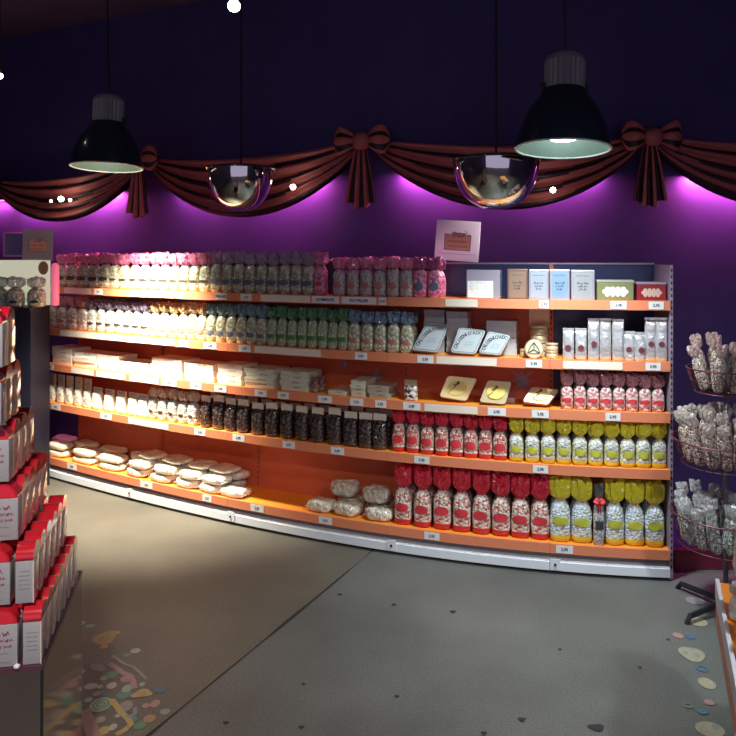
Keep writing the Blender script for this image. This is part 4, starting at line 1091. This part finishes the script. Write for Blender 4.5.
# ---------------------------------------------------------------- small spot bulbs
def bulb(loc, rr, es, label, stem=True):
    r = thing('spot_bulb', loc, label, 'light')
    MB().lathe([(.001, -rr), (rr*.7, -rr*.7), (rr*.92, -rr*.38), (rr, 0), (rr*.92, rr*.38), (rr*.7, rr*.7), (.001, rr)], 16, caps=False).build('glass', mat('warm_bulb', (1,1,1), .4, emit=(1,.93,.80), es=12), r, True)
    if stem: MB().tube([(0, 0, rr*.8), (0, 0, 3.35-loc[2])], .005, 6).build('stem', M_dark, r)
    else:
        MB().tube([(0, rr*.6, 0), (0, .078, .01)], .006, 6).build('arm', M_dark, r)
bulb(W(234, 6, 3.2), .026, 0, 'small glowing spot bulb hanging at the picture top')
bulb(W(0, 76, 4.2), .016, 0, 'small glowing spot bulb hanging at the picture left edge')
def on_swag(px, py, rr, lb):
    for Y in np.linspace(3.5, 7, 400):
        p_ = W(px, py, Y)
        if Y > wallY(p_.x)-.27: break
    global p_last
    p_last = p_
    bulb(p_, rr, 0, lb, False)
on_swag(61, 199, .020, 'middle of three small bulbs before the swag left of the left lamp')
on_swag(51, 201, .010, 'left of three small bulbs before the swag left of the left lamp')
on_swag(70, 200, .011, 'right of three small bulbs before the swag left of the left lamp')
on_swag(293, 187, .017, 'small bulb before the swag right of the left mirror dome')
on_swag(553, 190, .016, 'small bulb before the swag under the right lamp')
spot(tuple(p_last+Vector((-.02, -.03, -.01))), 26, (1, .90, .95), 40, .8, .02, G(S(456), .2, 1.68), 'sign_spot')

# ---------------------------------------------------------------- tower of red arched boxes
M_redlid = mat('red_clear_lid', (.62,.015,.03), .15, coat=1.0)
M_redin = mat('bright_red_disc', (.78,.03,.06), .3)
M_lab = mat('grey_white_label', (.40,.40,.42), .45, coat=.2)
M_sleeve = mat('pinkish_clear_sleeve', (.74,.50,.42), .15, coat=.8, noise=.35, nscale=70)
BW, BT, BH, ST = .0735, .043, .143, .106
def arch_profile(w, z0, n=14, f=1.0):
    return [(w/2*f*math.cos(PI*i/n), z0+w/2*f*math.sin(PI*i/n)) for i in range(n+1)]
def red_box():
    r = thing('arched_box', (0,0,0), 'x', 'box')
    m = MB(); m.box(-BW/2, BW/2, 0, BT, 0, ST)
    m.m[-6:] = [0, 0, 1, 0, 2, 0]       # front label, back clear sleeve
    m.build('carton', [M_lab, M_lab, M_sleeve], r, bevel=.0015)
    m = MB(); m.prism(arch_profile(BW, ST), 0, BT)
    m.build('arched_lid', M_redlid, r, True)
    r.children[-1].data.polygons.foreach_set('use_smooth', [len(p_.vertices) == 4 for p_ in r.children[-1].data.polygons])
    m = MB(); m.prism(arch_profile(BW, ST+.002, f=.82), -.0012, .001); m.build('front_disc', M_redin, r)
    m = MB()
    for i, (a_, b_) in enumerate([(-.016, .018), (-.026, .026), (-.022, .024)]): scribble(m, a_, b_, .081-.015*i, .013, -.0008, 0, 40+i, .0019)
    scribble(m, -.014, .016, .034, .005, -.0008, 1, 44, .0006); scribble(m, -.02, .02, .012, .004, -.0008, 1, 45, .0005)
    # small print on the narrow sides
    for sg in (-1, 1):
        T = Matrix.Translation((sg*(BW/2+.0008), BT/2, 0)) @ Matrix.Rotation(sg*PI/2, 4, 'Z')
        for i in range(5): scribble(m, -.013, .013, .08-.011*i, .0035, 0, 1, 50+i, .0005, T)
    m.build('printed_text', [M_red_ink, mat('grey_ink', (.22,.22,.24), .6)], r)
    m = MB()
    m.box(BW/2-.002, BW/2+.0006, BT-.002, BT+.0008, 0, ST); m.build('clear_edge', mat('pale_plastic_edge', (.80,.66,.60), .2), r)
    return r
PR = Proto(red_box)
TA = R(11.5)
ax = Vector((-math.sin(TA), math.cos(TA), 0)); ay = Vector((-math.cos(TA), -math.sin(TA), 0))   # along the side, leftward along the front
tiers = [(41, 664, .577, 7, True), (33.5, 603, .727, 6, True), (18, 540, .877, 5, False), (9, 482, 1.027, 4, False), (1, 425, 1.177, 3, False), (-5, 372, 1.327, 2, False)]
tw = ['lowest tier', 'second tier', 'third tier', 'fourth tier', 'fifth tier', 'top tier']
PIT = BW+.0015
for t_, (px, py, z, n, two) in enumerate(tiers):
    Y = FPX*(EYE-z)/(py-HZ); 
    if t_ == 4: Y = 1.88
    if t_ == 5: Y = 1.84
    c = Vector(((px-368)/FPX*Y, Y, z+.0008))
    if t_ == 5: c.x = -.885
    start = 0.0
    for col in range(2 if t_ < 5 else 1):
        for i in range(n):
            if not two and i == 0 and col == 0:
                # corner box facing the front
                q_ = c+ay*(BW/2)+ax*0; PR.put(q_, TA, f'red arched box facing front at the corner of the {tw[t_]}', 'red arched boxes, '+tw[t_]); continue
            off = (BT+.004 if not two else 0)+PIT*(i-(0 if two else 1))+PIT/2
            q_ = c+ax*off+ay*(BT+col*(BT+.012)+.0)
            if col == 1 and i == 0: continue
            if not two and off > n*PIT: continue
            PR.put(q_, TA-PI/2, f'red arched box turned sideways, {place_word(i, n)[:20].replace("left", "front").replace("right", "back").replace("frontmost", "front one").replace("backmost", "back one")}, {"outer" if col == 0 else "inner"} row, {tw[t_]}', 'red arched boxes, '+tw[t_])
    if two:
        for j in range(2):
            q_ = c+ay*(2*BT+.03+.0+BW/2+j*(BW+.004)) if False else c+ay*(BT+.008+BW/2+j*(BW+.004))-ax*(BT+.004)*0
            pass
# front rows of the two lowest tiers: wide faces towards the aisle
for t_ in (0, 1):
    px, py, z, n, two = tiers[t_]; Y = FPX*(EYE-z)/(py-HZ); c = Vector(((px-368)/FPX*Y, Y, z+.0008))
    for j in range(2):
        q_ = c+ay*(BT+.012+BW/2+j*(BW+.004))
        q_ += ax*0.0
        PR.put(q_+ax*.0, TA, f'red arched box facing front, {"right" if j == 0 else "left"} one in the front of the {tw[t_]}', 'red arched boxes, '+tw[t_])
# mirrored plinth below the boxes
pl = thing('mirrored_plinth', (0, 0, 0), 'mirrored plinth with black edges under the tower of red boxes', 'plinth')
px, py, z, n, two = tiers[0]; Y = FPX*(EYE-z)/(py-HZ); c = Vector(((px-368)/FPX*Y, Y, 0))
pl.location = c-ax*.006; pl.rotation_euler = (0, 0, TA)
LN = .58
M_pl = mat('dark_bronze_mirror', (.42,.34,.32), .10, 1, noise=.1, nscale=3)
MB().box(-.6, .004, 0, LN, 0, .566).build('mirror_box', M_pl, pl)
m = MB(); m.box(-.6, .006, -.002, LN+.002, .566, .577); m.build('top_edge', mat('plum_edge', (.10,.035,.06), .4), pl)
m = MB(); m.box(.0, .0065, -.0025, .003, 0, .566); m.build('corner_edge', M_dark, pl)
m = MB(); m.lathe([(.008, 0), (.008, .006), (.003, .009)], 10, 0, Matrix.Translation((-.055, -.0, .577))); m.build('white_stud', M_card, pl, True)

# ---------------------------------------------------------------- wire basket stand at the right
bs = thing('basket_stand', (1.61, 3.42, 0), 'three-tier wire basket stand on a pole beside the shelving', 'stand')
M_wire = mat('dark_red_wire', (.12,.03,.04), .4, .5)
MB().lathe([(.011, .03), (.011, 1.17)], 12).build('pole', mat('grey_pole', (.25,.22,.24), .35, .6), bs, True)
for i in range(4):
    a_ = i*PI/2+.5
    MB().tube([(0, 0, .04), (.24*math.cos(a_), .24*math.sin(a_), .03), (.26*math.cos(a_), .26*math.sin(a_), .0)], .012, 6).build('foot', M_dark, bs)
def basket(z0, z1, r0, r1):
    m = MB(); n = 36
    def ring(r_, z, w):
        m.grid(lambda u, v: ((r_+w*math.cos(2*PI*v))*math.cos(2*PI*u), (r_+w*math.cos(2*PI*v))*math.sin(2*PI*u), z+w*math.sin(2*PI*v)), n, 5, 0, True)
    ring(r1, z1, .004); ring(r0, z0, .003); ring((r0+r1)/2, (z0+z1)/2, .002); ring(r0*.5, z0, .002)
    for i in range(30):
        a_ = 2*PI*i/30; m.tube([(0.012*math.cos(a_), .012*math.sin(a_), z0), (r0*math.cos(a_), r0*math.sin(a_), z0), (r1*math.cos(a_), r1*math.sin(a_), z1)], .0018, 4)
    m.build('wire_basket', M_wire, bs, True)
BK = [(.985, 1.09, .13, .165), (.66, .77, .185, .225), (.30, .44, .20, .232)]
for q_ in BK: basket(*q_)
C_bk = [candy('clear_beige_sweets', [(.46,.38,.28),(.66,.58,.48),(.20,.15,.12),(.50,.34,.32)], 110, .25), candy('clear_rosy_sweets', [(.50,.38,.30),(.66,.54,.46),(.24,.13,.12)], 110, .25), candy('clear_grey_sweets', [(.50,.50,.46),(.70,.70,.64),(.22,.22,.20)], 110, .25)]
names = ['top', 'middle', 'bottom']
for b_i, (z0, z1, r0, r1) in enumerate(BK):
    KB = [Proto(make_bag('basket_bag', .066, .052, [.235, .235, .215][b_i], C_bk[b_i], [film('beige_rose_film', (.60,.40,.36), .7), film('beige_film', (.62,.52,.46), .65), film('pale_film', (.62,.60,.58), .6)][b_i], None, None, seed=200+b_i*7+i, puff_h=.24, pw=.95)) for i in range(3)]
    ringsn = [(r0-.040, [8, 16, 17][b_i]), (r0-.102, [2, 8, 9][b_i])]
    for ri, (rad, n) in enumerate(ringsn):
        if rad < .045: rad = .044; n = 2
        for i in range(n):
            a_ = 2*PI*i/n+.2*ri
            lean = R(14 if ri == 0 else 3)+random.uniform(-.05, .05)
            o = KB[i % 3].put((1.61+rad*math.cos(a_), 3.42+rad*math.sin(a_), z0+.012), a_, f'clear sweet bag, {ORD[i+1]} counted round the {"outer" if ri == 0 else "inner"} ring of the {names[b_i]} wire basket', f'clear bags in the {names[b_i]} wire basket')
            o.rotation_euler = (-lean*math.sin(a_), lean*math.cos(a_), random.uniform(-.6, .6)); k_s = random.uniform(.82, 1.05); o.scale = (.78, .78, k_s)

# ---------------------------------------------------------------- low display table at the right edge
tz = .60
A0 = Fl(715, 578, tz); A1 = Fl(736, 690, tz); dv = (A1-A0).normalized(); dt_an = math.atan2(dv.y, dv.x)
dtb = thing('display_table', (A0.x, A0.y, 0), 'orange topped display table with white edge rail at the right', 'table', dt_an)
# local x runs towards the camera along the aisle edge, local y away from the aisle
MB().box(0, 1.1, .012, .62, tz-.03, tz-.012).build('table_top', M_deck, dtb)
MB().box(0, 1.1, 0, .012, tz-.06, tz).build('edge_rail', M_white, dtb, bevel=.002)
MB().box(0, 1.1, .002, .02, tz-.14, tz-.06).build('orange_apron', M_orange, dtb)
MB().box(.05, 1.05, .08, .58, 0, tz-.03).build('base_cabinet', mat('table_base', (.12,.12,.15), .5), dtb)
def on_table(x, y): 
    v = Matrix.Rotation(dt_an, 3, 'Z') @ Vector((x, y, 0)); return Vector((A0.x+v.x, A0.y+v.y, tz-.0115))
o = make_bag('gift_bag', .17, .15, .21, candy('white_grey_gift_filling', [(.62,.60,.56),(.74,.72,.70),(.46,.45,.42)], 30), F_clear, mat('dark_green_bow', (.02,.10,.03), .5), None, seed=301, puff_h=.22, pw=.7)(); o.location = on_table(-.0, .115)+Vector((0.03, .0, 0)); tag(o, 'large clear gift bag with dark green bow at the table corner', 'bag of sweets')
def bee_bag(seed):
    def mk():
        r = make_bag('bee_bag', .11, .09, .10, candy('white_and_yellow_sweets', [(.80,.78,.70),(.85,.60,.08),(.86,.84,.78)], 40), F_clear, None, None, seed=seed, puff_h=.3)()
        m = MB(); m.lathe([(.001, .03), (.02, .028), (.032, .01), (.032, -.006), (.001, -.008)], 16, 0, Matrix.Translation((-.01, 0, .085))); m.build('yellow_face', mat('bee_yellow', (.85,.60,.10), .4), r, True)
        m = MB()
        for sx in (-1, 1): m.lathe([(.001, .004), (.004, 0), (.001, -.004)], 8, 0, Matrix.Translation((-.01+sx*.011, -.024, .104)))
        m.build('eyes', M_ink, r)
        return r
    return mk
P3 = Proto(bee_bag(311))
for i, (x, y) in enumerate([(.13, .16), (.24, .075), (.36, .08), (.25, .20), (.48, .09), (.40, .21)]):
    P3.put(on_table(x, y), .3*i, ['clear bag with yellow smiling face just before the large gift bag', 'yellow-faced bag nearest the rail, below the first', 'yellow-faced bag third along the table rail', 'yellow-faced bag in second row behind the rail', 'yellow-faced bag fourth along the rail, past picture edge', 'yellow-faced bag at second row end, past picture edge'][i], 'yellow faced bags on the display table')
